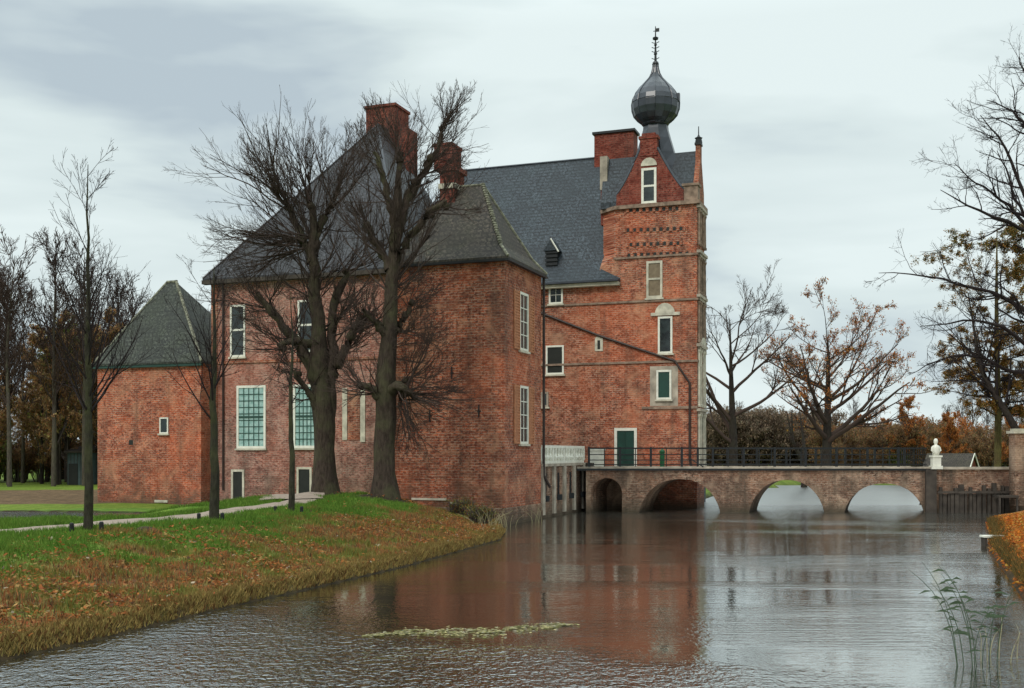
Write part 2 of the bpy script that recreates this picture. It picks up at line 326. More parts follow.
# water lies only where the sheet dips below it
water=mb.build('water',M['water']); tag(water,kind='structure')
def strip(name,pts,wd,mat,off=.035):
    P=np.array(pts,float); t=np.linspace(0,1,len(P)); T=np.linspace(0,1,140)
    sx=np.interp(T,t,P[:,0]); sy=np.interp(T,t,P[:,1])
    for _ in range(12): sx[1:-1]=(sx[:-2]+sx[1:-1]*2+sx[2:])/4; sy[1:-1]=(sy[:-2]+sy[1:-1]*2+sy[2:])/4
    tx=np.gradient(sx); ty=np.gradient(sy); l=np.hypot(tx,ty); nx_,ny_=-ty/l,tx/l
    k=np.linspace(-.5,.5,9); wdv=wd*(1+.12*(vnoise(sx,sy,1.2,77)-.5))
    X=sx[:,None]+nx_[:,None]*k*wdv[:,None]; Y=sy[:,None]+ny_[:,None]*k*wdv[:,None]; Z=terrain(X,Y)+off-.06*(np.abs(k)>.45)
    V=np.stack([X.ravel(),Y.ravel(),Z.ravel()],1); m=9; i=np.arange(m-1)[None,:]+m*np.arange(139)[:,None]
    o=npmesh(name,V,np.stack([i,i+1,i+1+m,i+m],-1).reshape(-1,4),mat,smooth=True); tag(o,kind='structure'); return o
strip('path',[(-22.5,25),(-19.5,30),(-16.6,35.3),(-14.5,38.4),(-12.9,43),(-11.9,49.3),(-11.0,53.5),(-10.7,57),(-11.2,59)],1.75,M['path'],.06)
strip('path',[(-11.3,56.3),(-12.0,60),(-13.2,64.5),(-15.2,68.5),(-18,71.2),(-21.6,73.1)],3.4,M['path'],.10)

# ------------------------------------------------------------------ grass, litter, water plants
def tri_blades(name,X,Y,hgt,wid,lean,col,label,base=None):
    n=len(X); a=rng.random(n)*2*PI; z=terrain(X,Y) if base is None else base
    dx=np.cos(a)*wid/2; dy=np.sin(a)*wid/2; la=rng.random(n)*2*PI; lx=np.cos(la)*lean*hgt; ly=np.sin(la)*lean*hgt
    V=np.stack([np.stack([X-dx,Y-dy,z-.01],1),np.stack([X+dx,Y+dy,z-.01],1),np.stack([X+lx,Y+ly,z+hgt],1)],1).reshape(-1,3)
    F=np.arange(3*n).reshape(-1,3); o=npmesh(name,V,F,M['blade'],col=np.repeat(col,3,0)); tag(o,kind='stuff',label=label,cat='grass'); return o
def scatter(n,x0,x1,y0,y1,cond):
    X=rng.uniform(x0,x1,n); Y=rng.uniform(y0,y1,n); k=cond(X,Y); return X[k],Y[k]
PATHS=[(-19.5,30),(-16.6,35.3),(-14.5,38.4),(-12.9,43),(-11.9,49.3),(-11.2,53.5),(-11.3,57),(-12.3,60.5),(-13.6,63)]
def offpath(X,Y):
    m=np.ones(X.shape,bool)
    for P in (PATHS[:6],[(-10.9,54),(-10.8,57),(-11.6,58.5),(-12.2,60),(-13.2,64.5)]):
        for a,b in zip(P[:-1],P[1:]):
            ex,ey=b[0]-a[0],b[1]-a[1]; t=np.clip(((X-a[0])*ex+(Y-a[1])*ey)/(ex*ex+ey*ey),0,1); m&=np.hypot(X-a[0]-t*ex,Y-a[1]-t*ey)>.85
    return m
# short turf on the left bank
X,Y=scatter(330000,-22,2,18,62,lambda X,Y:(np.hypot(X+10.1,Y-60)>1.7)&(np.hypot(X+6.6,Y-57)>1.6)&(np.abs(X/Y)<.5)&(sdist(pond,X,Y)>.25)&(sdist(pond,X,Y)<17)&offpath(X,Y))
c=groundcol(X,Y,rng)*(.75+.6*rng.random(len(X)))[:,None]
tri_blades('grass',X,Y,rng.uniform(.05,.15,len(X))*(.45+1.5*vnoise(X,Y,.55,61)**1.5+.5*vnoise(X,Y,.2,62)),rng.uniform(.02,.05,len(X)),rng.uniform(.1,.7,len(X)),c,'short green turf growing over the bank of the moat')
X,Y=scatter(60000,9,26,20,72,lambda X,Y:(X/Y<.5)&(sdist(pond,X,Y)>.1)&(sdist(pond,X,Y)<9))
c=groundcol(X,Y,rng)*(.7+.6*rng.random(len(X)))[:,None]
tri_blades('grass',X,Y,rng.uniform(.05,.14,len(X)),rng.uniform(.02,.05,len(X)),.4,c,'grass on the leafy bank at the right edge')
# long straw-coloured fringe at the waterline
SH=[p for p in pond[:10]]
def along(pts,n,jit):
    P=np.array(pts); L_=np.r_[0,np.cumsum(np.hypot(*np.diff(P,axis=0).T))]; s=rng.uniform(0,L_[-1],n)
    return np.interp(s,L_,P[:,0])+rng.normal(0,jit,n),np.interp(s,L_,P[:,1])+rng.normal(0,jit,n)
X,Y=along([(-11.5,15)]+SH[:9],60000,.34); d=sdist(pond,X,Y); k=(d>.0)&(d<.85); X,Y=X[k],Y[k]
q=rng.random(len(X))[:,None]; c=np.where(q<.5,np.array([.33,.23,.075]),np.where(q<.75,np.array([.20,.16,.05]),np.array([.14,.065,.025])))*(.6+.7*rng.random(len(X)))[:,None]
big=.6+.9*vnoise(X,Y,.8,33)
tri_blades('grass_fringe',X,Y,rng.uniform(.05,.17,len(X))*big,rng.uniform(.02,.045,len(X)),rng.uniform(.2,1.0,len(X)),c,'straw coloured long grass fringing the left waterline',base=np.maximum(terrain(X,Y),-.02))
X,Y=along(pond[24:31],22000,.3); d=sdist(pond,X,Y); k=(d>.1)&(d<1.0); X,Y=X[k],Y[k]
c=np.where(rng.random(len(X))[:,None]<.6,np.array([.16,.10,.03]),np.array([.07,.06,.02]))*(.6+.7*rng.random(len(X)))[:,None]
tri_blades('grass_fringe',X,Y,rng.uniform(.1,.3,len(X)),.03,.6,c,'dry grass fringing the right waterline',base=np.maximum(terrain(X,Y),-.02))
def leaf_quads(P,size,col,flat=.25,name='fallen_leaves',parent=None,mat=None):
    n=len(P); a=rng.random(n)*2*PI; u=np.stack([np.cos(a),np.sin(a),rng.normal(0,flat,n)],1); b=a+PI/2
    v=np.stack([np.cos(b),np.sin(b),rng.normal(0,flat,n)],1)
    s=(size*rng.uniform(.5,1.2,n))[:,None]
    V=np.stack([P-u*s,P-v*s*.6,P+u*s,P+v*s*.6],1).reshape(-1,3)
    return npmesh(name,V,np.arange(4*n).reshape(-1,4),mat or M['leaf'],parent=parent,col=np.repeat(col,4,0))
def leafcol(n,cols,w):
    c=np.array(cols)[rng.choice(len(cols),n,p=w)]; return c*rng.uniform(.6,1.3,(n,1))
X,Y=scatter(200000,-16,2,18,60,lambda X,Y:(sdist(pond,X,Y)>.2)&(sdist(pond,X,Y)<9)&(np.abs(X/Y)<.5))
d=sdist(pond,X,Y); n=vnoise(X,Y,1.9,41)*.65+vnoise(X,Y,.5,42)*.35; k=rng.random(len(X))<np.clip((n-.36)*2.4,0.02,1)*np.clip(1.25-d/6.0,0.03,1)*.7; X,Y=X[k],Y[k]
P=np.stack([X,Y,terrain(X,Y)+rng.uniform(.03,.11,len(X))],1)
o=leaf_quads(P,.07,leafcol(len(P),[(.40,.14,.04),(.30,.09,.035),(.45,.27,.10),(.13,.07,.035),(.5,.42,.3)],[.36,.25,.2,.16,.03]),.35); tag(o,kind='stuff',label='rust coloured fallen leaves on the left bank',cat='leaves')
X,Y=scatter(60000,9,28,20,72,lambda X,Y:(X/Y<.5)&(sdist(pond,X,Y)>.0)&(sdist(pond,X,Y)<7))
P=np.stack([X,Y,terrain(X,Y)+rng.uniform(.02,.1,len(X))],1)
o=leaf_quads(P,.08,leafcol(len(P),[(.50,.16,.02),(.42,.10,.02),(.45,.26,.05),(.15,.07,.02)],[.45,.25,.2,.1]),.35); tag(o,kind='stuff',label='bright orange fallen leaves on the right bank',cat='leaves')
# drifting weed on the water
n=3600; t=rng.random(n); X=-3.1+4.6*t+rng.normal(0,.1,n); Y=24.0+1.3*t+.3*np.sin(t*9)+rng.normal(0,.26,n)*(.2+np.sin(t*PI))
k=(vnoise(X*1.0,Y*2,.3,8)*.6+vnoise(X,Y,.09,9)*.4)>.47; P=np.stack([X,Y,np.full(n,.012)+rng.random(n)*.015],1)[k]
o=leaf_quads(P,.055,leafcol(len(P),[(.50,.44,.22),(.20,.20,.07),(.5,.46,.33)],[.45,.35,.2]),.06,'floating_weed'); tag(o,kind='stuff',label='pale strip of floating weed and leaves in mid moat',cat='water weed')
# ------------------------------------------------------------------ castle
TH=R(20); CS,SN=math.cos(TH),math.sin(TH); OX,OY=-.4,61.1
castle=empty('castle',(OX,OY,0),-TH)
tag(castle,'red brick moated castle with slate roofs, onion domed tower and low corner turret','castle')
def A_(x,b):     # wall coordinate a on the plane b seen at column x, and its depth
    k=(x-512)/FX; z=(OY+(b/CS)+ (OX)*SN/CS)/(1+k*SN/CS) ; X=k*z
    return (X-OX)*CS-(z-OY)*SN, z
def B_(x,a):
    k=(x-512)/FX; b=(k*(OY-a*SN)-OX-a*CS)/(SN-k*CS); return b, OY-a*SN+b*CS
def H_(y,z): return EYE-(y-HY)*z/FX
class Pl:        # a wall plane: front (b fixed, faces the camera) or side (a fixed, faces right)
    def __init__(s,kind,c): s.k=kind; s.c=c
    def rect(s,x0,y0,x1,y1):
        f=A_ if s.k=='f' else B_
        s0,z0=f(x0,s.c); s1,z1=f(x1,s.c); z=(z0+z1)/2; return s0,s1,H_(y1,z),H_(y0,z)
    def P(s,u,h,o): return (u,s.c-o,h) if s.k=='f' else (s.c+o,u,h)
    def box(s,mb,u0,u1,h0,h1,o0,o1):
        a=s.P(u0,h0,o0); b=s.P(u1,h1,o1)
        return mb.box(min(a[0],b[0]),max(a[0],b[0]),min(a[1],b[1]),max(a[1],b[1]),h0,h1)
def window(pl,r,frame='white',pane='pane_dark',fw=.12,bars=(1,0),barw=.05,sill=True,name='window',heavy=None,par=None):
    u0,u1,h0,h1=r; f=MB(); par=par or castle
    pl.box(f,u0,u0+fw,h0,h1,-.05,.07); pl.box(f,u1-fw,u1,h0,h1,-.05,.07)
    pl.box(f,u0+fw,u1-fw,h1-fw,h1,-.05,.068); pl.box(f,u0+fw,u1-fw,h0,h0+fw,-.05,.068)
    o=f.build(name,M[frame],par)
    g=MB(); pl.box(g,u0+fw,u1-fw,h0+fw,h1-fw,-.04,.012); g.build('pane',M[pane],o)
    b=MB(); iu0,iu1,ih0,ih1=u0+fw,u1-fw,h0+fw,h1-fw
    for i in range(1,bars[0]+1):
        h=ih0+(ih1-ih0)*i/(bars[0]+1); pl.box(b,iu0,iu1,h-barw/2,h+barw/2,.0,.045)
    for i in range(1,bars[1]+1):
        u=iu0+(iu1-iu0)*i/(bars[1]+1); pl.box(b,u-barw/2,u+barw/2,ih0,ih1,.0,.04)
    if heavy: pl.box(b,iu0,iu1,heavy-.07,heavy+.07,.0,.055)
    if bars!=(0,0) or heavy: b.build('glazing_bars',M['green_door'] if pane=='pane_pale' else M[frame],o)
    if sill: s=MB(); pl.box(s,u0-.1,u1+.1,h0-.12,h0-.002,-.05,.16); s.build('sill',M['stone'],o)
    return o
BF=0.0; BM=10.37; BT=20.7
pf=Pl('f',BF); pm=Pl('f',BM); pt=Pl('f',BT); ps=Pl('s',0.0)
# near corner pavilion -----------------------------------------------------
aL=A_(391,BF)[0]; DP=6.34; HE=EYE+10.8
b=MB(); b.box(aL,0,0,DP,-1,HE); b.build('wall',M['brick_red'],castle)
b=MB(); b.box(aL-.02,.10,-.10,DP+.05,-1,.5); b.box(aL-.02,.05,-.05,DP+.03,.5,.95); b.build('plinth',M['brick_bridge'],castle)
ov=.28; zt=EYE+266*65.3/FX; rb=DP/2
def rectring(a0,a1,b0,b1,h): return [(a0,b0,h),(a1,b0,h),(a1,b1,h),(a0,b1,h)]
am=aL/2
b=MB(); b.loft([rectring(aL-ov,ov,-ov,DP+ov,HE-.02),rectring(aL-ov,ov,-ov,DP+ov,HE+.1),rectring(aL+.42,-.42,.42,DP-.42,HE+.9),rectring(am-.95,am+.95,rb-.06,rb+.06,zt)])
b.build('roof',M['tile_brown'],castle)
b=MB()
for (sx,sy) in ((1,-1),(-1,-1),(1,1)):
    c0=(ov if sx>0 else aL-ov, -ov if sy<0 else DP+ov, HE+.12); c1=(-.42 if sx>0 else aL+.42, .42 if sy<0 else DP-.42, HE+.93); c2=(am+.95*sx,rb,zt+.03)
    b.tube([c0,c1,c2],.09,6)
b.tube([(am-.95,rb,zt+.04),(am+.95,rb,zt+.04)],.1,6); 
for k in range(26):
    t=k/25; p=Vector((-.42,.42,HE+.95)).lerp(Vector((am+.95,rb,zt+.04)),t); b.lathe(p.x,p.y,[(.05,p.z-.02),(.15,p.z+.02),(.13,p.z+.1),(.03,p.z+.13)],6)
b.build('hip_ridge',M['moss_stone'],castle)
b=MB(); pf.box(b,aL-ov,ov+.08,HE-.16,HE-.03,.12,.36); ps.box(b,-ov,DP+ov,HE-.15,HE-.028,.12,.36); b.build('gutter',M['iron'],castle)
# chimney on it
cz=65.5; x0=A_(440,rb+.3)[0]; x1=A_(457.5,rb+.3)[0]; xr=A_(463,rb)[0]; ht=H_(144,cz)
rf=castle.children[2]
b=MB(); b.box(x0+.45,x1+.25,rb-.75,rb+.75,zt-2.0,ht-1.35); b.box(x0,x1,rb-.6,rb+.9,ht-1.6,ht-.18); b.box(x0-.06,x1+.06,rb-.66,rb+.96,ht-.18,ht-.02); b.box(x0+.5,x1+.4,rb-.85,rb+.85,ht-1.75,ht-1.45)
ch=b.build('chimney',M['brick_plain'],castle)
b=MB(); b.box(x0+.38,x1+.32,rb-.83,rb+.83,zt-.18,zt+.12); b.build('flashing',M['stone'],ch)
# shuttered windows on its right face
for (x0_,y0_,x1_,y1_) in ((519,293,527.5,351),(519,386,527.5,444)):
    r=ps.rect(x0_,y0_,x1_,y1_); wn_=window(ps,r,bars=(3,1),fw=.14)
    wd=r[1]-r[0]
    for sgn in (-1,1):
        m_b=MB(); 
        u0=r[0]-wd*.62-.05 if sgn<0 else r[1]+.05; u1=u0+wd*.62
        ps.box(m_b,u0,u0+.07,r[2],r[3],.02,.10); ps.box(m_b,u1-.07,u1,r[2],r[3],.02,.10); ps.box(m_b,u0+.07,u1-.07,r[2],r[3],.02,.045)
        k=int((r[3]-r[2])/.16)
        for i in range(k): h=r[2]+(r[3]-r[2])*(i+.2)/k; ps.box(m_b,u0+.07,u1-.07,h,h+.07,.045,.085)
        m_b.build('shutter',M['rust_shutter'],wn_)
for x_ in (497.5,500.5):
    pass
r=pf.rect(340,400,345,405)
# quoin-like brick edges, relieving arches, wall anchors on the near face
b=MB()
for (x_,y_) in ((452,372),(479,410),(430,415)):
    u,_,h,_2=pf.rect(x_,y_,x_+1,y_+1); pf.box(b,u-.03,u+.03,h-.35,h+.35,.0,.06); pf.box(b,u-.12,u+.12,h-.03,h+.03,.0,.064); b.build('wall_anchor',M['iron'],castle); b=MB()
b=MB(); 
for (x0_,x1_,y_) in ((412,447,499),(450,462,503),(455,470,509)):
    u0,u1,h0,h1=pf.rect(x0_,y_-1,x1_,y_+1.2); pf.box(b,u0,u1,h0,h1,-.02,.08)
b.build('stone_course',M['stone'],castle)
# downpipe at the inner corner
b=MB(); b.tube([(.12,DP+.18,HE-.1),(.12,DP+.18,3.0),(.12,DP+.18,2.6),(.35,DP+.7,1.9)],.085,8); b.build('downpipe',M['pipe'],castle)
# left wing -----------------------------------------------------------------
a0=A_(215,BM)[0]-.3; a1=A_(402,BM)[0]; DW=16; HW=16.5
b=MB(); b.box(a0,a1,BM,BM+DW,-1,HW); b.build('wall',M['brick_left'],castle)
ap=A_(378.5,BM+8)[0]; za=A_(378.5,BM+8)[1]; hz=H_(125,za)
b=MB(); e_=.45
b.loft([rectring(a0-e_,a1+.1,BM-e_,BM+DW+e_,HW),rectring(a0-e_,a1+.1,BM-e_,BM+DW+e_,HW+.12),rectring(ap-.05,ap+.05,BM+7.9,BM+DW-6,hz)])
b.build('roof',M['slate_dark'],castle)
b=MB(); b.tube([(a1+.1,BM-e_,HW+.15),(ap,BM+7.9,hz+.02)],.09,6); b.tube([(a0-e_,BM-e_,HW+.15),(ap,BM+7.9,hz+.02)],.07,6); b.tube([(ap,BM+7.9,hz+.03),(ap,BM+DW-6,hz+.03)],.09,6); b.build('hip_ridge',M['lead'],castle)
b=MB(); pm.box(b,a0-e_,a1,HW-.3,HW-.02,.05,e_+.12); b.build('cornice',M['timber'],castle)
cbz=A_(385,BM+9.5)[1]; xa=A_(366,BM+9.5)[0]; xb=A_(395,BM+9.5)[0]; hc=H_(104,cbz)
b=MB(); b.box(xa,xb,BM+9.5,BM+12,hz-7,hc-.2); b.box(xa-.1,xb+.1,BM+9.4,BM+12.1,hc-.2,hc); b.box(xb+.003,xb+.9,BM+9.8,BM+11.7,hz-8,H_(128,cbz)); ch=b.build('chimney',M['brick_plain'],castle)
# windows of the left wing
for (x0_,y0_,x1_,y1_) in ((237,385.5,266,448.5),(293.5,384.5,317,448)):
    r=pm.rect(x0_,y0_,x1_,y1_); window(pm,r,pane='pane_pale',bars=(8,4),barw=.055,fw=.17,heavy=r[2]+(r[3]-r[2])*.5)
for (x0_,y0_,x1_,y1_) in ((230.5,305,245.5,357),(298,300,315,352)):
    r=pm.rect(x0_,y0_,x1_,y1_); window(pm,r,bars=(0,0),fw=.14,heavy=r[2]+(r[3]-r[2])*.52)
for (x0_,y0_,x1_,y1_) in ((231.5,469.5,244.5,497.5),(297,467,312,494)):
    r=pm.rect(x0_,y0_,x1_,y1_); o=window(pm,(r[0],r[1],r[2]-.3,r[3]),frame='stone',pane='dark_door',bars=(0,0),fw=.16,sill=False,name='door')
# bricked-up tall window with two stone jambs
r=pm.rect(342,388,348,440); b=MB(); pm.box(b,r[0]+.05,r[1]-.05,r[2],r[3],-.02,.06); b.build('stone_jamb',M['stone'],castle)
r=pm.rect(360,384,366,442); b=MB(); pm.box(b,r[0]+.05,r[1]-.05,r[2],r[3],-.02,.06); b.build('stone_jamb',M['stone'],castle)
r=pm.rect(348,390,360,440); b=MB(); pm.box(b,r[0],r[1],r[2],r[3],-.02,.03); b.build('blocked_window',M['brick_old'],castle)
b=MB(); h=H_(362,79); pm.box(b,a0,a1,h-.09,h+.09,-.02,.09); r=pm.rect(212,0,216,1); pm.box(b,a0,a0+.55,1,HW-.3,-.02,.05); b.build('string_course',M['brick_old'],castle)
b=MB(); u=A_(224,BM)[0]; b.tube([(u,BM-.12,HW-.3),(u,BM-.12,1.3)],.07,6); b.build('downpipe',M['pipe'],castle)
# left low turret (parts of the castle) -------------------------------------
tb=BM-1.5; t0=A_(97.5,tb)[0]; t1=A_(201,tb)[0]; HT=EYE+6.43; TD=8.6
pl_=Pl('f',tb)
b=MB(); b.box(t0,t1,tb,tb+TD,-1,HT); b.build('wall',M['brick_low'],castle)
tp=A_(172,tb+TD/2)
hp=H_(282.5,tp[1]); tl=A_(166,tb+TD/2)[0]
b=MB(); b.loft([rectring(t0-.18,t1+.3,tb-.35,tb+TD+.35,HT-.02),rectring(t0-.18,t1+.3,tb-.35,tb+TD+.35,HT+.1),rectring(tl+.1,tl+.95,tb+TD/2-.05,tb+TD/2+.05,hp)]); b.build('roof',M['tile_green'],castle)
b=MB(); b.tube([(t1+.3,tb-.35,HT+.12),(tl+.95,tb+TD/2,hp+.05)],.11,6); b.tube([(t0-.18,tb-.35,HT+.12),(tl+.1,tb+TD/2,hp+.05)],.09,6); b.tube([(tl+.1,tb+TD/2,hp+.05),(tl+.95,tb+TD/2,hp+.05)],.12,6)
for k in range(30):
    t=k/29; p=Vector((t1+.25,tb-.3,HT+.15)).lerp(Vector((tl+.95,tb+TD/2,hp+.05)),t); b.lathe(p.x,p.y,[(.05,p.z-.02),(.14,p.z+.02),(.12,p.z+.1),(.03,p.z+.13)],6)
b.build('hip_ridge',M['moss_stone'],castle)
b=MB(); pl_.box(b,t0-.2,t1+.2,HT-.2,HT-.03,.02,.28); b.build('gutter',M['green_door'],castle)
window(pl_,pl_.rect(160,417.5,168.5,433.5),bars=(0,0),fw=.09,sill=True)
r=pl_.rect(129,440,133,445); b=MB(); pl_.box(b,*r,0,.01); b.build('vent_hole',M['dark_door'],castle)
r=pl_.rect(155,500,168,502.5); b=MB(); pl_.box(b,*r,0,.07); b.build('stone_course',M['stone'],castle)
# back wing and gate tower ---------------------------------------------------
w0=A_(455,BT)[0]; wl=A_(600,BT)[0]; wr=A_(697,BT)[0]; DWG=12; TDp=2.9
b=MB(); b.box(w0,wl+.1,BT,BT+DWG,-1,16.5); b.build('wall',M['brick_old'],castle)
rb_=BT+6; hr=27.3; r0=A_(463,rb_)[0]; rE=wl+.05; ex=A_(620,BT)[0]
b=MB(); sl=(hr-17.2)/(6.0)
prof=[(BT-.62,16.45),(BT-.62,16.62),(BT+.45,17.9),(rb_,hr),(BT+DWG+.5,16.6),(BT+DWG+.5,16.45)]
b.loft([[(r0,y,z) for y,z in prof],[(rE,y,z) for y,z in prof]])
b.loft([[(rE,BT-.62,16.45),(rE,BT-.62,16.62),(rE,BT-.003,17.5),(rE,BT-.003,16.45)],[(ex,BT-.62,16.45),(ex,BT-.62,16.6),(ex,BT-.003,16.75),(ex,BT-.003,16.45)]])
b.build('roof',M['slate'],castle)
b=MB(); pt.box(b,w0,ex,16.2,16.44,.01,.5); b.build('cornice',M['stone'],castle)
b=MB(); pt.box(b,w0,ex+.03,16.46,16.6,.63,.74); b.build('gutter',M['lead'],castle)
b=MB(); b.tube([(r0,rb_,hr+.03),(rE,rb_,hr+.03)],.09,6); b.build('hip_ridge',M['lead'],castle)
# tower body: upper storeys with a chamfered left corner
HCn=21.9; chf=.95; hch=H_(268,80.5)
b=MB(); b.prism([(wl,BT-.002),(wr,BT-.002),(wr,BT+TDp),(wl,BT+TDp)],-1,hch)
b.loft([[(wl,BT-.002,hch),(wl+chf*1.2,BT-.002,hch),(wr,BT-.002,hch),(wr,BT+TDp,hch),(wl,BT+TDp,hch)],[(wl,BT+chf,hch+1.0),(wl+chf*1.2,BT,hch+1.0),(wr,BT,hch+1.0),(wr,BT+TDp,hch+1.0),(wl,BT+TDp,hch+1.0)]])
up=[(wl,BT+chf),(wl+chf*1.2,BT),(wr,BT),(wr,BT+TDp),(wl,BT+TDp)]
b.prism(up,hch+1.0,HCn); b.build('tower_wall',M['brick_red'],castle)
def band(mb,h,t,o,top=False):
    pt.box(mb,(w0 if not top else wl+chf*1.2),wr+o,h-t/2,h+t/2,-.02,o); mb.box(wr-.02,wr+o-.002,BT+.01,BT+TDp+o,h-t/2+.002,h+t/2-.002)
    if top: mb.prism([(wl-o,BT+chf-.1),(wl+chf*1.2,BT-o+.004),(wl+chf*1.2,BT+.1),(wl,BT+chf+.1)],h-t/2+.001,h+t/2-.003)
b=MB(); 
for (y_,x_) in ((301,650),(363,620)):
    zz=A_(x_,BT)[1]; band(b,H_(y_,zz),.15,.10); b.build('string_course',M['string_stone'],castle); b=MB()
b=MB(); band(b,HCn-.05,.26,.22,True); b.build('cornice',M['string_stone'],castle)
b=MB(); band(b,H_(257,79.5),.14,.1,True); b.build('string_course',M['string_stone'],castle)
# ornamental courses of recessed headers
b=MB(); r=pt.rect(642,406.5,697,409); pt.box(b,r[0],r[1]+.05,r[2],r[3],-.02,.1); b.build('string_course',M['string_stone'],castle)
for (y_,n_,xs,xe) in ((209.5,8,631,677),(229.5,9,628,681),(244,8,631,678),(254.5,10,629,687)):
    b=MB()
    for i in range(n_):
        x_=xs+(xe-xs)*i/(n_-1); u,zz=A_(x_,BT); h=H_(y_-(x_-648)*.03,zz); b=MB(); pt.box(b,u-.1,u+.1,h-.13,h+.13,0,.012); b.build('recess',M['dark_door'],castle)
    for i in range(n_+1):
        x_=xs+(xe-xs)*(i-.5)/(n_-1); u,zz=A_(x_,BT); h=H_(y_-(x_-648)*.03,zz); b=MB(); pt.box(b,u-.09,u+.09,h-.17,h+.17,0,.09); b.build('corbel',M['brick_red'],castle)
# front gable
gz=79.4; gl=A_(616.5,BT)[0]; gr=A_(684,BT)[0]; gc=A_(648.5,BT)[0]; ht_=H_(149,gz)
def curve(x0,h0,x1,h1,n=7,sag=.5):
    return [(x0+(x1-x0)*t, h0+(h1-h0)*(t**(1+sag))) for t in [i/n for i in range(n+1)]]
lft=curve(gl,HCn+.9,gc-.62,ht_,sag=.25); rgt=curve(gr,HCn+.9,gc+.62,ht_,sag=.25)
outl=[(gl,HCn)]+lft+rgt[::-1]+[(gr,HCn)]
def slab(mb,outl,y0,y1):
    n=len(outl); mb.add([(x,y0,z) for x,z in outl]+[(x,y1,z) for x,z in outl],[tuple(range(n)),tuple(range(n,2*n))[::-1]]+[(i,(i+1)%n,n+(i+1)%n,n+i) for i in range(n)])
b=MB(); slab(b,outl,BT,BT+.35); b.box(gl-.02,wr-.01,BT+.003,BT+.347,HCn+.002,HCn+.45); b.box(gc-.62,gc+.62,BT-.05,BT+.5,ht_-.5,ht_+.75); b.box(gc-.72,gc+.72,BT-.12,BT+.6,ht_+.75,ht_+.95)
b.box(gc-.5,gc+.5,BT-.02,BT+.4,ht_+.95,ht_+1.15); b.build('gable',M['brick_plain'],castle)
b=MB()
for c_ in (lft,rgt):
    b.tube([(x,BT+.1,z+.05) for x,z in c_],.13,6)
b.build('gable_coping',M['lead'],castle)
# roof behind the gable: concave sweep up to the onion neck
oc=A_(655.5,BT+TDp/2+.15)
ca,cbb=oc[0],BT+TDp/2+.15
fr=[(0,1.0),(1.4,.70),(2.8,.48),(4.3,.33),(5.6,.27)]
def rr(t,h,top=1.12):
    def L_(a,b_): return a*t+b_*(1-t)
    return [(ca-( (ca-wl-.0)*t+top*(1-t)),cbb-((cbb-BT-.36)*t+top*(1-t)),h),(ca+((wr-ca-.02)*t+top*(1-t)),cbb-((cbb-BT-.36)*t+top*(1-t)),h),(ca+((wr-ca-.02)*t+top*(1-t)),cbb+((BT+TDp+.2-cbb)*t+top*(1-t)),h),(ca-((ca-wl)*t+top*(1-t)),cbb+((BT+TDp+.2-cbb)*t+top*(1-t)),h)]
hn=H_(124,oc[1])
sy_=BT+TDp/2; hR=H_(156,81); b=MB(); pf_=[(BT+.36,HCn+.05),(BT+.36,HCn+.5),(sy_,hR),(BT+TDp+.15,HCn+.5),(BT+TDp+.15,HCn+.05)]; b.loft([[(wl-.05,y,z) for y,z in pf_],[(wr-.33,y,z) for y,z in pf_]]); b.build('cross_roof',M['slate'],castle)
kk=oc[1]/FX; b=MB(); b.loft([[(ca+r_*kk*math.cos(PI/8+PI*i/4),cbb+.12+min(r_*kk,1.0)*math.sin(PI/8+PI*i/4),H_(y_,oc[1])) for i in range(8)] for r_,y_ in ((38,192),(31.5,182),(26,168),(20.5,154),(16,140),(13,130),(12.3,123))]); b.build('tower_roof',M['lead'],castle)
# onion
k=oc[1]/FX
pr=[(12.5,124.5),(17,121),(20.8,116.5),(22.8,110.5),(23.2,104),(22,98),(19,92),(14.8,86.5),(10.3,82),(6.6,78),(4.2,73.5),(2.8,68),(2.2,62)]
b=MB(); b.lathe(ca,cbb,[(r_*k*1.02,H_(y_,oc[1])) for r_,y_ in pr],16,PI/16); on=b.build('onion_dome',M['lead'],castle,smooth=False)
b=MB()
for i in range(8):
    t=PI/16+2*PI*i/8; b.tube([(ca+r_*k*1.03*math.cos(t),cbb+r_*k*1.03*math.sin(t),H_(y_,oc[1])) for r_,y_ in pr],.045,5)
b.lathe(ca,cbb,[(1.72,H_(104,oc[1])),(1.77,H_(104,oc[1])+.06),(1.7,H_(104,oc[1])+.12)],16,PI/16); b.lathe(ca,cbb,[(.92,hn-.15),(1.02,hn-.05),(.95,hn+.1)],16,PI/16)
b.box(ca+1.45,ca+1.8,cbb-.15,cbb+.15,H_(104,oc[1]),H_(96,oc[1]))
b.build('seam',M['lead'],on)
sp_=MB(); H=lambda y:H_(y,oc[1])
sp_.lathe(ca,cbb,[(.17,H(70)),(.13,H(66)),(.24,H(65)),(.26,H(64)),(.1,H(62.5)),(.08,H(55)),(.14,H(54)),(.08,H(52)),(.06,H(46)),(.12,H(45)),(.05,H(43)),(.05,H(40)),(.2,H(39.5)),(.22,H(37.8)),(.05,H(36.5)),(.03,H(27)),(.01,H(26))],8)
for y_ in (58,51,47,42): sp_.tube([(ca-.28,cbb,H(y_)),(ca-.1,cbb,H(y_)-.08),(ca+.1,cbb,H(y_)-.08),(ca+.28,cbb,H(y_))],.03,5)
sp_.tube([(ca-.16,cbb,H(31)),(ca+.05,cbb,H(31))],.03,5); sp_.box(ca+.02,ca+.28,cbb-.02,cbb+.02,H(32),H(28.5))
sp_.build('spire',M['iron'],on)
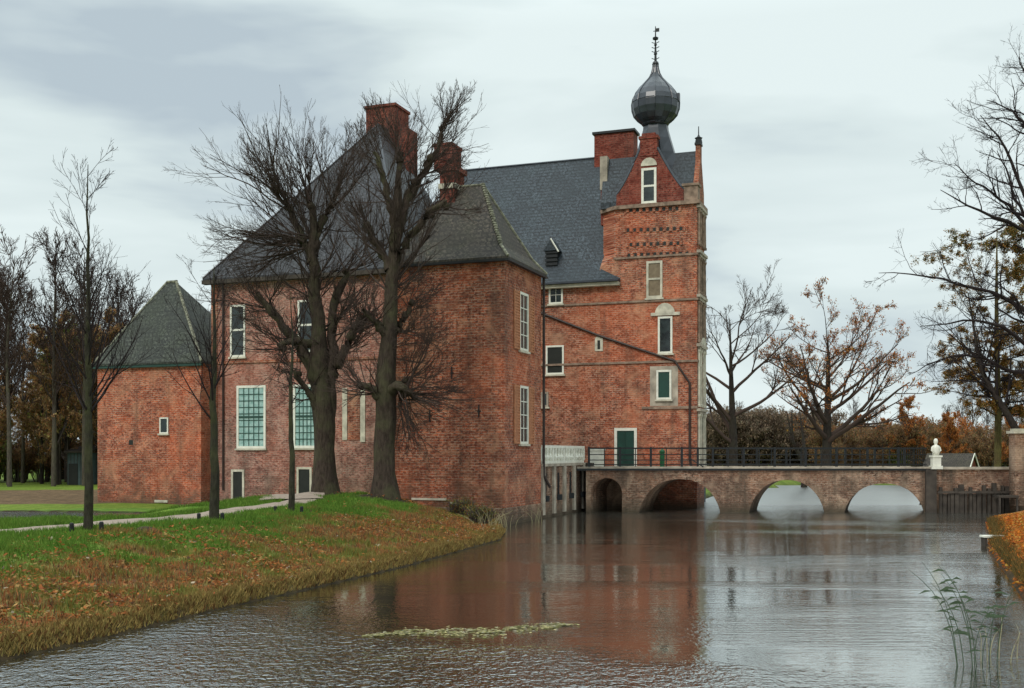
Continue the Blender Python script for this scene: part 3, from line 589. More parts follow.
# side gable seen edge-on, pinnacles, corner turret
sy=BT+TDp/2; hs=H_(156,80.5)
b=MB(); ol=[(BT+.2,HCn),(BT+.2,HCn+1.0),(sy-.3,hs-.6),(sy-.3,hs+.5),(sy+.3,hs+.5),(sy+.3,hs-.6),(BT+TDp-.2,HCn+1.0),(BT+TDp-.2,HCn)]
n_=len(ol); b.add([(wr-.32,y,z) for y,z in ol]+[(wr+.02,y,z) for y,z in ol],[tuple(range(n_)),tuple(range(n_,2*n_))[::-1]]+[(i,(i+1)%n_,n_+(i+1)%n_,n_+i) for i in range(n_)])
b.build('side_gable',M['brick_red'],castle)
b=MB(); b.box(wr-.38,wr+.08,sy-.38,sy+.38,hs+.5,hs+.65); b.lathe(wr-.15,sy,[(.28,hs+.65),(.22,hs+1.0),(.3,hs+1.05),(.12,hs+1.15),(.04,hs+1.3),(.03,hs+1.9)],8); b.build('finial',M['iron'],castle)
b=MB(); u0,z0=A_(683,BT); b.box(u0,wr+.05,BT+.0,BT+.9,HCn+.1,HCn+1.15); b.box(u0-.08,wr+.13,BT-.08,BT+1.0,HCn+1.15,HCn+1.32); b.build('corner_pier',M['string_stone'],castle)
b=MB(); u0=wl-.0; hh0=H_(195,80.6); b.box(u0-.2,u0+.25,BT+chf,BT+chf+.5,HCn-1,HCn+1.6); b.build('corner_pinnacle',M['brick_plain'],castle)
b=MB(); b.box(u0-.25,u0+.3,BT+chf-.05,BT+chf+.55,HCn+1.601,H_(153,80.6)); b.build('pinnacle_cap',M['stone_grey'],castle)
# big rectangular chimney at the end of the ridge
c0,zc=A_(596,rb_); c1=A_(635,rb_)[0]; hcb=H_(135,zc)
b=MB(); b.box(c0,c1,rb_-.5,rb_+.9,hr-1.5,hcb-.12); ch=b.build('chimney',M['brick_plain'],castle)
b=MB(); b.box(c0-.14,c1+.14,rb_-.64,rb_+1.04,hcb-.12,hcb+.06); b.build('chimney_cap',M['iron'],ch)
b=MB(); b.loft([[(wl,BT+TDp+.05,HCn-3),(wr-1.5,BT+TDp+.05,HCn-3),(wr-1.5,rb_+5.4,HCn-3),(wl,rb_+5.4,HCn-3)],[(wl,rb_-.2,hr-.1),(wr-3.2,rb_-.2,hr-.1),(wr-3.2,rb_,hr-.1),(wl,rb_,hr-.1)]]); b.box(wl,wr-1.5,BT+TDp,BT+DWG,-1,HCn-3.01); b.build('rear_wing',M['slate'],castle)
# dormer on the slate roof
u,zz=A_(552,BT+.6); hd=H_(263,zz); b=MB(); b.box(u-.42,u+.42,BT+.5,BT+2.6,hd-.4,hd+.95); 
for i in range(4): b.box(u-.48,u+.48,BT+.4,BT+.5,hd-.2+.3*i,hd-.02+.3*i)
do=b.build('dormer',M['iron'],castle)
b=MB(); b.add([(u-.6,BT+.3,hd+.9),(u+.6,BT+.3,hd+.9),(u,BT+.3,hd+1.75),(u-.6,BT+3.8,hd+.9),(u+.6,BT+3.8,hd+.9),(u,BT+3.8,hd+1.75)],[(0,1,2),(3,5,4),(0,2,5,3),(1,4,5,2),(0,3,4,1)]); b.build('dormer_roof',M['slate'],do)
b=MB(); b.tube([(u,BT+.27,hd+1.78),(u+.62,BT+.27,hd+.75)],.06,5); b.build('flashing',M['white'],do)
# tower & wing openings
window(pt,pt.rect(641.5,168,656.5,203.5),bars=(0,0),fw=.17,heavy=H_(186,79.4))
def arch_relief(u0,u1,h0,hh,name='relief_arch',o=.07):
    b=MB(); n=10; pts=[(u0,h0)]+[((u0+u1)/2-(u1-u0)/2*math.cos(PI*i/n),h0+hh*math.sin(PI*i/n)) for i in range(1,n)]+[(u1,h0)]
    slab(b,pts,BT-o,BT+.02); return b.build(name,M['stone'],castle)
r=pt.rect(641,158,657,166); arch_relief(r[0],r[1],r[2]+.02,r[3]-r[2])
window(pt,pt.rect(646.5,261,662.5,298),frame='stone',pane='pane_brown',bars=(0,0),fw=.16,heavy=H_(279,79.3))
window(pt,pt.rect(658,316.5,672.5,353.5),bars=(0,0),fw=.14)
r=pt.rect(655,303,675,314); arch_relief(r[0],r[1],r[2],r[3]-r[2])
r=pt.rect(651,312.5,680,315.5); b=MB(); pt.box(b,*r,-.02,.12); b.build('lintel',M['stone'],castle)
window(pt,pt.rect(656.5,370,671.5,399.5),bars=(0,0),pane='green_door',fw=.14)
r=pt.rect(650,366,678,406); b=MB(); pt.box(b,r[0],r[1],r[2],r[3],-.02,.006); b.build('render_patch',M['stone_grey'],castle)
window(pt,pt.rect(549,286,563,304),bars=(1,1),barw=.03,fw=.13)
window(pt,pt.rect(546,345.5,564,374.5),bars=(0,0),pane='dark_door',fw=.13)
r=pt.rect(541,392,548.5,407); window(pt,r,frame='stone_grey',bars=(0,0),fw=.14)
r=pt.rect(595,337,603,351); b=MB(); pt.box(b,r[0],r[1],r[2],r[3]-.2,-.02,.05); slab(b,[(r[0],r[3]-.2)]+[((r[0]+r[1])/2-(r[1]-r[0])/2*math.cos(PI*i/8),r[3]-.2+.28*math.sin(PI*i/8)) for i in range(1,8)]+[(r[1],r[3]-.2)],BT-.05,BT+.02)
ni=b.build('niche',M['stone'],castle); b=MB(); pt.box(b,r[0]+.2,r[1]-.2,r[2]+.12,r[3]-.25,.0,.06); b.build('niche_hole',M['dark_door'],ni)
r=pt.rect(614.5,428,637,470); o=window(pt,(r[0],r[1],r[2],r[3]),pane='green_door',bars=(0,0),fw=.2,sill=False,name='door')
b=MB(); b.box(r[0]+.75,r[0]+.8,BT-.05,BT-.02,r[2]+.2,r[3]-.3); pt.box(b,r[0]+.2,r[1]-.2,r[2]+1.1,r[2]+1.16,.0,.05); b.build('door_panel',M['green_door'],o)
# pale patches of ornament over the terrace
for (x_,y_) in ((572,432),(580,428),(588,436),(597,430),(584,442),(607,434),(615,420)):
    pass
# sloping pipe across the wall
def wp(x_,y_,o=.12):
    u,zz=A_(x_,BT); return (u,BT-o,H_(y_,zz))
b=MB(); b.tube([wp(541,313),wp(600,336),wp(675,361),wp(690,383),wp(690,460),wp(692,468)],.085,8); b.build('drainpipe',M['pipe'],castle)
b=MB(); b.tube([wp(541,285),wp(541,312)],.06,6); b.build('downpipe',M['pipe'],castle)
# stone ornament of the entrance face (side plane of the tower)
psd=Pl('s',wr)
b=MB()
sdv=lambda f:BT+TDp*f
for (y0_,y1_) in ((415,466),(352,408),(305,345),(262,298),(216,250)):
    h0,h1=H_(y1_,80.5),H_(y0_,80.5)
    if y0_==305: b.build('stone_column',M['stone'],castle); b=MB()
    for f in (.12,.36,.7,.92):
        b.lathe(wr+.06,sdv(f),[(.17,h0),(.17,h0+.15),(.13,h0+.2),(.11,h1-.25),(.13,h1-.2),(.17,h1-.1),(.17,h1)],8)
b.build('stone_column',M['string_stone'],castle)
b=MB()
for y_ in (411,348,300,257,213):
    h=H_(y_,80.5); psd.box(b,BT-.05,BT+TDp+.05,h-.09,h+.11,-.02,.26)
    psd.box(b,BT+.2,BT+TDp,h-.28,h-.09,-.02,.17)
b.build('entablature',M['stone_grey'],castle)
b=MB(); h0=H_(408,80.5); psd.box(b,sdv(.42),sdv(.66),h0-1.9,h0-.1,-.01,.06); psd.box(b,sdv(.42),sdv(.66),H_(345,80.5),H_(310,80.5),-.01,.06); psd.box(b,sdv(.42),sdv(.66),H_(298,80.5),H_(268,80.5),-.01,.06); b.build('window',M['pane_dark'],castle)
b=MB(); n_=8; cx_=sdv(.54); hN=H_(350,80.5)
slab_pts=[(cx_-.9*math.cos(PI*i/n_),hN+.8*math.sin(PI*i/n_)) for i in range(n_+1)]
n_=len(slab_pts); b.add([(wr-.01,y,z) for y,z in slab_pts]+[(wr+.25,y,z) for y,z in slab_pts],[tuple(range(n_))[::-1],tuple(range(n_,2*n_))]+[(i,(i+1)%n_,n_+(i+1)%n_,n_+i) for i in range(n_)]); b.build('shell_niche',M['stone'],castle)
# ------------------------------------------------------------------ terrace with its white balustrade
terr=empty('terrace',(OX,OY,0),-TH); tag(terr,'stained brick terrace base with white stone balustrade between corner pavilion and bridge','terrace')
TE=B_(584,0)[0]; HTr=3.32
b=MB(); b.box(-6,-.02,DP+.01,TE,-1,HTr-.15); b.build('wall',M['brick_bridge'],terr)
b=MB(); b.box(-6,.1,DP+.012,TE+.08,HTr-.15,HTr+.02); b.build('coping',M['stone_grey'],terr)
b=MB(); pT=Pl('s',-.02)
L0=DP+.15; nP=4; wP=(TE-L0)/nP
pT.box(b,L0,TE,HTr+.02,HTr+.2,-.2,.02); pT.box(b,L0,TE,HTr+.98,HTr+1.16,-.22,.06); pT.box(b,L0,TE,HTr+.2,HTr+.98,-.16,-.08)
for i in range(nP+1): u=L0+wP*i; pT.box(b,u-.16,u+.16,HTr+.2,HTr+.98,-.2,.03)
for i in range(nP):
    u=L0+wP*(i+.5)
    for s_ in (-.3,0,.3): b.lathe(-.05,u+s_*wP*.9,[(.08,HTr+.2),(.16,HTr+.42),(.06,HTr+.66),(.12,HTr+.9),(.1,HTr+.98)],8)
b.build('balustrade',M['white'],terr)
b=MB(); q0=A_(590.5,TE+.9)[0]; q1=A_(604,TE+.9)[0]; b.box(q0,q1,TE+.8,TE+1.0,HTr-.25,HTr+.85); b.box(q0-.06,q1+.06,TE+.75,TE+1.05,HTr+.85,HTr+1.0); b.build('balustrade_return',M['white'],terr)
b=MB()
for i in range(nP):
    u=DP+.9+(TE-DP-1.2)*i/(nP-1)*.97
    pT.box(b,u-.18,u+.18,1.35,2.75,0,.02)
    b.lathe(.0,u,[(.26,1.0),(.26,1.36)],8); b.build('iron_anchor',M['iron'],terr); b=MB()
b=MB()
for i in range(nP+1):
    b=MB(); u=DP+.35+(TE-DP-.6)*i/nP; pT.box(b,u-.28,u+.16,.2,HTr-.16,0,.14); b.build('buttress',M['stone_grey'],terr)
b=MB(); b.box(-.3,.55,TE+.03,TE+.6,-1,HTr+.0); b.build('corner_pile',M['timber'],terr)
# ------------------------------------------------------------------ bridge
YB=73.9; WB=3.7; HD=3.02
bridge=empty('bridge',(0,YB,0)); tag(bridge,'low brick arch bridge with black railings over the moat to the gate tower','bridge')
fx=lambda x:(x-512)/FX*YB
arches=[(591,622,478,'r'),(638,721,479,'e'),(748,825,480,'e'),(843,925,483.5,'e')]
def arch_h(X):
    for x0_,x1_,yt,k_ in arches:
        a,b_=fx(x0_),fx(x1_)
        if a<X<b_:
            t=(X-(a+b_)/2)/((b_-a)/2); H_t=H_(yt,YB)
            if k_=='r': r_=(b_-a)/2; return H_t-r_+math.sqrt(max(0,1-t*t))*r_
            return -.6+(H_t+.6)*(1-abs(t)**2.2)**.5
    return -1
XS=fx(586); XE=fx(930)
xs=set(np.linspace(XS,XE,150)); 
for x0_,x1_,_,_ in arches:
    for q in (fx(x0_),fx(x1_)):
        xs|={q-1e-4,q+1e-4}
    m_=(fx(x0_)+fx(x1_))/2; hw=(fx(x1_)-fx(x0_))/2
    for i in range(1,24): xs.add(m_-hw*math.cos(PI*i/24))
xs=sorted(xs)
b=MB(); vs=[];fs=[]
for X in xs:
    h=arch_h(X); vs+=[(X,0,h),(X,0,HD-.2),(X+.37*WB,WB,h),(X+.37*WB,WB,HD-.2)]
for i in range(len(xs)-1):
    p_=4*i; q=p_+4; fs+=[(p_,q,q+1,p_+1),(p_+2,p_+3,q+3,q+2),(p_,p_+2,q+2,q),(p_+1,q+1,q+3,p_+3)]
n=4*(len(xs)-1); fs+=[(0,1,3,2),(n,n+2,n+3,n+1)]
b.add(vs,fs); b.build('arch_wall',M['brick_bridge'],bridge)
for ai,(x0_,x1_,yt,k_) in enumerate(arches):
    b=MB(); a,c_=fx(x0_),fx(x1_); m_=(a+c_)/2; hw=(c_-a)/2; pin=[];pout=[]
    for i in range(25):
        th=PI*i/24; X=m_-hw*.9995*math.cos(th); h=arch_h(X); h=max(h,-.6); pin.append((X,h))
    for i,(X,h) in enumerate(pin):
        p0=pin[max(i-1,0)]; p1=pin[min(i+1,24)]; dx,dz=p1[0]-p0[0],p1[1]-p0[1]; l=math.hypot(dx,dz) or 1
        pout.append((X-dz/l*.26,min(h+dx/l*.26,HD-.24)))
    vs=[];fs=[]
    for (x_,h_),(xo,ho) in zip(pin,pout): vs+=[(x_,-.05,h_),(xo,-.05,ho),(x_,.02,h_),(xo,.02,ho)]
    for i in range(24): p_=4*i; q=p_+4; fs+=[(p_,q,q+1,p_+1),(p_+1,q+1,q+3,p_+3),(p_,p_+2,q+2,q)]
    b.add(vs,fs); b.build('arch_ring',M['brick_bridge'],bridge)
b=MB(); b.box(XS-.6,XE,-.14,WB+.14,HD-.2,HD-.07); b.build('deck',M['iron'],bridge)
b=MB(); b.box(XS-.6,XE,-.08,.14,HD-.068,HD+.06); b.box(XS-.6,XE,WB-.14,WB+.08,HD-.068,HD+.06); b.build('kerb',M['stone_grey'],bridge)
b=MB(); b.box(XS-.6,XE,.141,WB-.141,HD-.068,HD+.02); b.build('pavement',M['stone_grey'],bridge)
b=MB(); b.box(XS-.5,12.2,WB+.143,WB+2.4,HD-.2,HD); b.box(XS-.5,10,WB+.145,WB+2.2,-1,HD-.22); b.build('landing',M['brick_bridge'],bridge)
rh=1.24
def railing(y,x0,x1,first,name='railing'):
    b=MB()
    for hh_,r_ in ((rh,.05),(rh*.66,.03),(rh*.36,.03),(.14,.03)): b.box(x0,x1,y-r_,y+r_,HD+.06+hh_-r_,HD+.06+hh_+r_)
    o=b.build(name,M['iron'],bridge)
    k=0; X=x0
    while X<=x1+.01:
        p=MB(); r_=.07 if k%2==0 else .03; p.box(X-r_,X+r_,y-r_*1.05,y+r_*1.05,HD+.061,HD+.06+rh+(.08 if k%2==0 else 0)); p.build('post',M['iron'],o)
        X+=1.04; k+=1
    return o
railing(.03,XS+.2,XE-.2,0); railing(WB-.03,fx(707),XE-.2,0); 
b=MB(); b.tube([(fx(690),-.1,HD+1.0),(fx(690),-.1,HD+.6),(fx(703),-.1,HD+.05)],.04,6); b.build('stay',M['iron'],bridge)
# slatted gate panel at the far end
b=MB(); 
for i in range(14): X=fx(897)+i*(fx(925)-fx(897))/13; b.box(X-.018,X+.018,-.03,0.0,HD+.1,HD+rh)
b.build('bar_panel',M['iron'],bridge)
# statue
st_=empty('statue',(fx(935.5),YB-.05,HD)); tag(st_,'small white stone bust on a pedestal at the far end of the bridge','statue')
b=MB(); b.box(-.36,.36,-.3,.3,-.1,.12); b.box(-.27,.27,-.24,.24,.12,.7); b.box(-.34,.34,-.3,.3,.7,.82); b.build('pedestal',M['white'],st_)
b=MB(); b.lathe(0,0,[(.2,.82),(.23,1.0),(.27,1.3),(.24,1.45),(.1,1.52),(.09,1.58),(.14,1.68),(.145,1.8),(.1,1.92),(.02,1.96)],12); b.tube([(-.24,0,1.38),(-.3,-.05,1.15),(-.16,-.16,1.0)],.06,6); b.tube([(.24,0,1.38),(.3,-.05,1.15),(.16,-.16,1.0)],.06,6); b.build('bust',M['white'],st_,smooth=True)
# abutment wall with timber piling
ab=empty('quay_wall',(0,YB,0)); tag(ab,'old brick quay wall with dark timber piling right of the arches','quay wall')
b=MB(); b.box(XE+.005,fx(1080),.05,.8,-1,HD-.12); b.build('wall',M['brick_bridge'],ab)
b=MB(); b.box(XE+.005,fx(1080),-.12,.7,HD-.12,HD+.04); b.build('coping',M['stone_grey'],ab)
b=MB(); b.box(XE-.35,XE+.35,-.25,.05,-1,HD-.125); b.build('pier',M['timber'],ab)
b=MB(); X=XE+.6
while X<fx(1009): 
    w_=random.uniform(.12,.34); b.box(X,X+w_,-random.uniform(.08,.28),.045,-1,random.uniform(1.2,2.0)); X+=w_+random.uniform(.02,.16)
b.box(XE+.4,fx(1009),-.36,-.285,1.3,1.45); b.build('timber_piling',M['timber'],ab)
b=MB(); b.box(fx(991),fx(1010),-1.3,-.37,1.05,1.2); b.box(fx(991),fx(992.5),-1.28,-1.15,-1,1.05); b.box(fx(1008),fx(1009.5),-1.28,-1.15,-1,1.05); b.build('landing_stage',M['timber'],ab)
# gate pier and stubs to the right
gp=empty('gate_pier',(fx(1015),YB-1.0,0)); tag(gp,'brick gate pier with pale stone cap at the right edge','gate pier')
b=MB(); b.box(-.45,.5,0,.9,.5,5.3); b.build('shaft',M['brick_bridge'],gp)
b=MB(); b.box(-.58,.63,-.12,1.02,5.3,5.48); b.box(-.4,.45,.05,.85,5.48,5.62); b.build('cap',M['stone'],gp)
# ------------------------------------------------------------------ trees
def frames(P):
    T=np.gradient(P,axis=1); T/=np.linalg.norm(T,axis=2,keepdims=True)+1e-9
    ref=np.where(np.abs(T[...,2:3])<.8,np.array([0,0,1.]),np.array([1.,0,0])); A=np.cross(T,ref); A/=np.linalg.norm(A,axis=2,keepdims=True)+1e-9
    return T,A,np.cross(T,A)
def tubes(groups,name,mat,parent=None):
    VV=[];FF=[];off=0
    for P,Rd,s in groups:
        m,n,_=P.shape; T,A,B=frames(P); th=2*PI*np.arange(s)/s
        V=P[:,:,None,:]+Rd[:,:,None,None]*(A[:,:,None,:]*np.cos(th)[None,None,:,None]+B[:,:,None,:]*np.sin(th)[None,None,:,None])
        VV.append(V.reshape(-1,3)); base=(np.arange(m)*n*s)[:,None,None]+ (np.arange(n-1)*s)[None,:,None]; k=np.arange(s)[None,None,:]; k2=(k+1)%s
        FF.append((np.stack([base+k,base+k2,base+k2+s,base+k+s],-1)).reshape(-1,4)+off); off+=m*n*s
    return npmesh(name,np.concatenate(VV),np.concatenate(FF),mat,parent=parent,smooth=True)
def polyinterp(pts,rad,n):
    P=np.array(pts,float); L_=np.r_[0,np.cumsum(np.linalg.norm(np.diff(P,axis=0),axis=1))]; t=np.linspace(0,L_[-1],n)
    Q=np.stack([np.interp(t,L_,P[:,i]) for i in range(3)],1); r=np.interp(t,L_,rad)
    Q[1:-1]=(Q[:-2]+2*Q[1:-1]+Q[2:])/4
    return Q,r
def spawn(P,Rd,k,t0,t1,ang,ln,rfac,r,up=.15,n=5,wob=.06,taper=.35,lmode='frac',az=None,minr=.004,ltap=.6):
    m,npt,_=P.shape; K=k*m; idx=np.repeat(np.arange(m),k); t=r.uniform(t0,t1,K) 
    f=t*(npt-1); i=np.minimum(f.astype(int),npt-2); w_=(f-i)[:,None]
    st=P[idx,i]*(1-w_)+P[idx,i+1]*w_; rr_=Rd[idx,i]*(1-w_[:,0])+Rd[idx,i+1]*w_[:,0]
    T=P[idx,i+1]-P[idx,i]; T/=np.linalg.norm(T,axis=1,keepdims=True)+1e-9
    v=r.normal(size=(K,3)); v-=T*(v*T).sum(1,keepdims=True); v/=np.linalg.norm(v,axis=1,keepdims=True)+1e-9
    a=r.uniform(ang[0],ang[1],K)[:,None]; D=T*np.cos(a)+v*np.sin(a)
    plen=np.linalg.norm(np.diff(P,axis=1),axis=2).sum(1)[idx]
    l=(plen*r.uniform(ln[0],ln[1],K)*(1.15-ltap*t)) if lmode=='frac' else r.uniform(ln[0],ln[1],K)
    step=(l/(n-1))[:,None]; pts=[st]; d=D.copy()
    for j in range(n-1):
        d=d+r.normal(0,wob,(K,3))+np.array([0,0,up/(n-1)]); d/=np.linalg.norm(d,axis=1,keepdims=True); pts.append(pts[-1]+d*step)
    Q=np.stack(pts,1); r0=np.maximum(rr_*rfac,minr); R_=r0[:,None]*np.linspace(1,taper,n)[None,:]; R_=np.maximum(R_,minr*.7)
    return Q,R_
def tree_thing(name,loc,label,cat='tree',group=None):
    o=empty(name,loc); tag(o,label,cat,group); return o
def loc_px(pts,z,base,dz=None,r=None):
    out=[]
    for i,(x,y) in enumerate(pts):
        d=(dz[i] if dz else 0); X,Y,Z=px(x,y,z); out.append((X-base[0],d,Z-base[2]))
    return out
def big_lime(base_px,z,limbs,tufts,seed,label):
    r=np.random.default_rng(seed); X,Y,_=px(base_px[0],base_px[1],z); gz=float(terrain(np.array([X]),np.array([Y]))[0]); base=(X,Y,gz-.15)
    t=tree_thing('lime_tree',base,label); main=[]
    for pts,rad,dz in limbs: 
        P,Rr=polyinterp(loc_px(pts,z,base,dz),[a*.84*z/FX for a in rad],14); P[1:-1]+=r.normal(0,.03,(12,3)); main.append((P,Rr))
    P0=np.stack([m[0] for m in main]); R0=np.stack([m[1] for m in main])
    # flared, ribbed root and burls
    tr=tubes([(P0,R0,12)],'trunk',M['bark_lime'],t)
    me=tr.data; co=np.empty(len(me.vertices)*3); me.vertices.foreach_get('co',co); co=co.reshape(-1,3)
    c0=np.array([0,0]); rel=co[:,:2]; hh_=co[:,2]; fl=1+.5*np.exp(-np.clip(hh_,0,9)/.28)*(1+.35*np.sin(np.arctan2(rel[:,1],rel[:,0])*5)); msk=hh_<2
    co[msk,:2]=rel[msk]*fl[msk][:,None]; nn=vnoise(co[:,0]*1+co[:,1],co[:,2],.35,seed)-.5; dirs=np.zeros_like(co); dirs[:,0]=nn*.22; dirs[:,1]=nn*.2; co+=dirs
    me.vertices.foreach_set('co',co.ravel()); me.update()
    for (x_,y_,rr_) in [(tf[0][0],tf[0][1],tf[6]) for tf in tufts if tf[6]>0]:
        p_=loc_px([(x_,y_)],z,base)[0]; q=rr_*z/FX*.8; bl=MB(); bl.lathe(p_[0],p_[1],[(q*.3,p_[2]-q*1.1),(q*.9,p_[2]-q*.6),(q*1.05,p_[2]),(q*.8,p_[2]+q*.6),(q*.3,p_[2]+q)],9); bl.build('burl',M['bark_lime'],t,smooth=True)
    G=[]
    for (c,dirang,spread,n,lmin,lmax,_,up) in tufts:
        cx,_,cz_=loc_px([c],z,base)[0]; K=max(5,int(n*.36))
        a=R(dirang)+r.normal(0,R(spread),K); el=r.normal(0,.5,K)
        D=np.stack([np.cos(a)*np.cos(el),np.sin(el),np.sin(a)*np.cos(el)],1)
        l=r.uniform(lmin,lmax,K)*.86*z/FX; pts=[np.array([cx,0,cz_])+r.normal(0,.12,(K,3))]; d=D; n_=9
        for jj in range(n_-1):
            d=d+r.normal(0,.11,(K,3))+np.array([0,0,(up+.12)/n_]); d=d/np.linalg.norm(d,axis=1,keepdims=True); pts.append(pts[-1]+d*(l/(n_-1))[:,None])
        Q=np.stack(pts,1); rd=(r.uniform(.7,1.4,K)*.042*(l/4.5+.3))[:,None]*np.linspace(1,.25,n_)[None,:]; rd=np.maximum(rd,.012)
        G.append((Q,rd,5))
        q0=spawn(Q,rd,6,.05,.95,(R(10),R(36)),(.5,.95),.62,r,.35+up*.5,8,.07,minr=.011); G.append((*q0,4))
        q1=spawn(*q0,6,.15,.97,(R(14),R(38)),(.25,.55),.65,r,.3,5,.09,minr=.0085); G.append((*q1,3))
        q2=spawn(*q1,3,.2,.95,(R(18),R(42)),(.3,.6),.7,r,.2,4,.1,minr=.0068); G.append((*q2,3))
    up0=P0[:1,7:]; ur=R0[:1,7:]*.2; q=spawn(up0,ur,26,.0,.98,(R(35),R(75)),(2.6,5.6),.8,r,.75,9,.07,lmode='abs',minr=.014); G.append((*q,4))
    q=spawn(*q,8,.15,.97,(R(14),R(38)),(.3,.6),.65,r,.3,6,.09,minr=.009); G.append((*q,3)); q=spawn(*q,4,.15,.97,(R(14),R(40)),(.3,.6),.65,r,.2,4,.1,minr=.007); G.append((*q,3))
    q=spawn(P0[1:],R0[1:]*.25,11,.25,.97,(R(35),R(80)),(1.4,3.8),.8,r,.5,7,.1,lmode='abs',minr=.011); G.append((*q,3))
    q=spawn(*q,5,.15,.95,(R(16),R(42)),(.3,.6),.6,r,.25,5,.1,minr=.008); G.append((*q,3)); q=spawn(*q,3,.15,.95,(R(16),R(42)),(.3,.6),.6,r,.25,4,.1,minr=.0065); G.append((*q,3))
    tubes(G,'crown',M['twig_lime'],t); return t
# tuft: (centre px), direction deg, spread deg, count, min len px, max len px, burl px, upward bend
big_lime((327,492),60,[
 ([(327,494),(325,460),(324,420),(322,370),(318,330),(314,290),(313,255),(312,225),(311,205)],[13.5,12.5,12.5,11.5,9,7,6,5,3],None),
 ([(329,420),(331,370),(331,330),(333,300),(340,282),(346,270)],[7,6.5,6,5.5,4.5,3],[0,0,.3,.5,.7,.8]),
 ([(313,255),(316,235),(324,215),(331,205)],[6,5,4,3],[0,.2,.4,.5]),
 ([(317,385),(306,352),(290,333),(274,312),(262,296)],[8,6.5,5.5,4.5,3.5],[0,-.3,-.6,-.9,-1.2]),
 ([(332,375),(345,352),(358,330),(366,318)],[8,6,4.5,3.5],[0,-.4,-.7,-.9]),
 ([(313,262),(302,238),(292,218),(288,205)],[6,4.5,4,3],[0,.3,.6,.7]),
 ([(317,345),(296,342),(282,348)],[6,4.5,3],[0,-.7,-1.1]),
 ([(322,410),(306,388),(298,372)],[7,4,2.5],[0,-.6,-1.])],
 [((290,208),128,26,34,50,115,5,.1),((311,206),98,18,30,50,105,5,.15),((331,205),66,20,34,50,105,4,.15),((313,240),165,18,14,40,105,4,-.1),
  ((272,310),140,32,22,30,80,5,.1),((275,312),185,30,16,30,75,0,-.05),((302,240),175,22,22,60,115,5,-.2),((300,248),195,20,14,50,100,0,.1),
  ((360,328),80,40,24,25,60,6,.2),((345,271),62,32,22,35,85,4,.2),((283,348),170,35,16,25,70,5,0),((299,374),150,40,12,20,50,4,.1),((345,352),30,35,14,25,60,4,.2),((318,300),120,50,18,30,70,5,.1)],
 101,'bare lime tree with wide fan crown, left of the two big trees before the castle')
big_lime((385,497),57,[
 ([(385,499),(384,460),(385,410),(387,360),(390,320),(392,285),(394,250),(397,215),(399,180),(400,152)],[13.5,12.5,12,11,9,7.5,6.5,5.5,4.5,3],None),
 ([(396,235),(404,205),(414,180),(428,160),(437,140),(441,124)],[7,5.5,5,4.2,3,2],[0,.3,.6,.8,1,1.1]),
 ([(394,262),(408,240),(424,224),(432,214),(446,204)],[6,5,5,4,2.5],[0,-.3,-.6,-.8,-.9]),
 ([(390,270),(381,250),(371,232),(366,222)],[6,5,4.5,3],[0,.3,.5,.6]),
 ([(386,395),(398,385),(404,388),(414,396)],[8,6,5,3],[0,-.5,-.8,-1.]),
 ([(385,400),(372,388),(360,386)],[7,4.5,3],[0,-.5,-.8]),
 ([(389,340),(402,320),(412,300)],[6,4,2.5],[0,.5,.8]),
 ([(388,335),(376,322),(366,312)],[6,4,2.5],[0,-.5,-.8]),
 ([(395,225),(388,195),(380,165),(376,155)],[6,4,3,2],[0,-.3,-.5,-.6])],
 [((400,160),88,18,26,35,80,5,.1),((441,128),62,22,26,18,48,3,.1),((430,158),38,20,24,28,62,5,.15),((414,182),45,22,18,30,70,4,.15),((446,206),40,35,18,15,42,5,.1),((432,215),80,35,14,20,50,4,.1),
  ((367,225),115,30,18,20,60,5,.1),((404,392),5,45,26,35,85,7,-.12),((402,395),-30,28,14,35,80,5,-.15),((405,380),35,30,18,30,70,4,-.1),((400,404),-60,30,10,20,50,3,-.1),
  ((362,386),185,35,16,22,55,5,-.1),((412,302),35,35,14,20,55,4,0),((367,314),150,38,16,20,50,4,.1),((378,160),105,22,16,30,60,3,.1),((392,290),60,60,14,25,60,4,.1),((388,350),10,40,14,25,65,4,.0),((398,330),-10,30,14,30,70,3,-.2)],
 202,'dark bare lime tree with bristling side shoots, right of the two big trees')
# young trees with stakes
def young(bpx,z,top,seed,label,spread=.55,fork=None,nb=26,start=.28,rb=4.0,blen=(.3,.55)):
    r=np.random.default_rng(seed); X,Y,_=px(bpx[0],bpx[1],z); gz=float(terrain(np.array([X]),np.array([Y]))[0]); base=(X,Y,gz-.05)
    t=tree_thing('young_tree',base,label); Ht=H_(top,z)-gz
    pts=[(0,0,0),(0.02,0,Ht*.25),(-.03,.02,Ht*.5),(.03,0,Ht*.75),(0,0,Ht)]; q=rb*z/FX
    P,Rr=polyinterp(pts,[q*1.25,q,q*.75,q*.4,.012],16); P=P[None]; Rr=Rr[None]; P[:,1:-1,:2]+=r.normal(0,.025,(1,14,2))
    tubes([(P,Rr,8)],'trunk',M['bark_young'],t); G=[]
    b1=spawn(P,Rr*.33,nb,start,.97,(R(24),R(44)),blen,.9,r,.30,9,.06,.2,minr=.01,ltap=.95); G.append((*b1,5))
    b2=spawn(*b1,5,.2,.95,(R(25),R(50)),(.3,.6),.6,r,.4,6,.09,minr=.007); G.append((*b2,3))
    b3=spawn(*b2,4,.2,.95,(R(25),R(50)),(.3,.6),.7,r,.25,4,.1,minr=.006); G.append((*b3,3))
    tubes(G,'crown',M['twig'],t); return t,base
T=[]
T.append(young((88,533),35,163,11,'tall slender bare young tree by the path near the left edge',nb=34,start=.30,rb=4.0,blen=(.30,.46)))
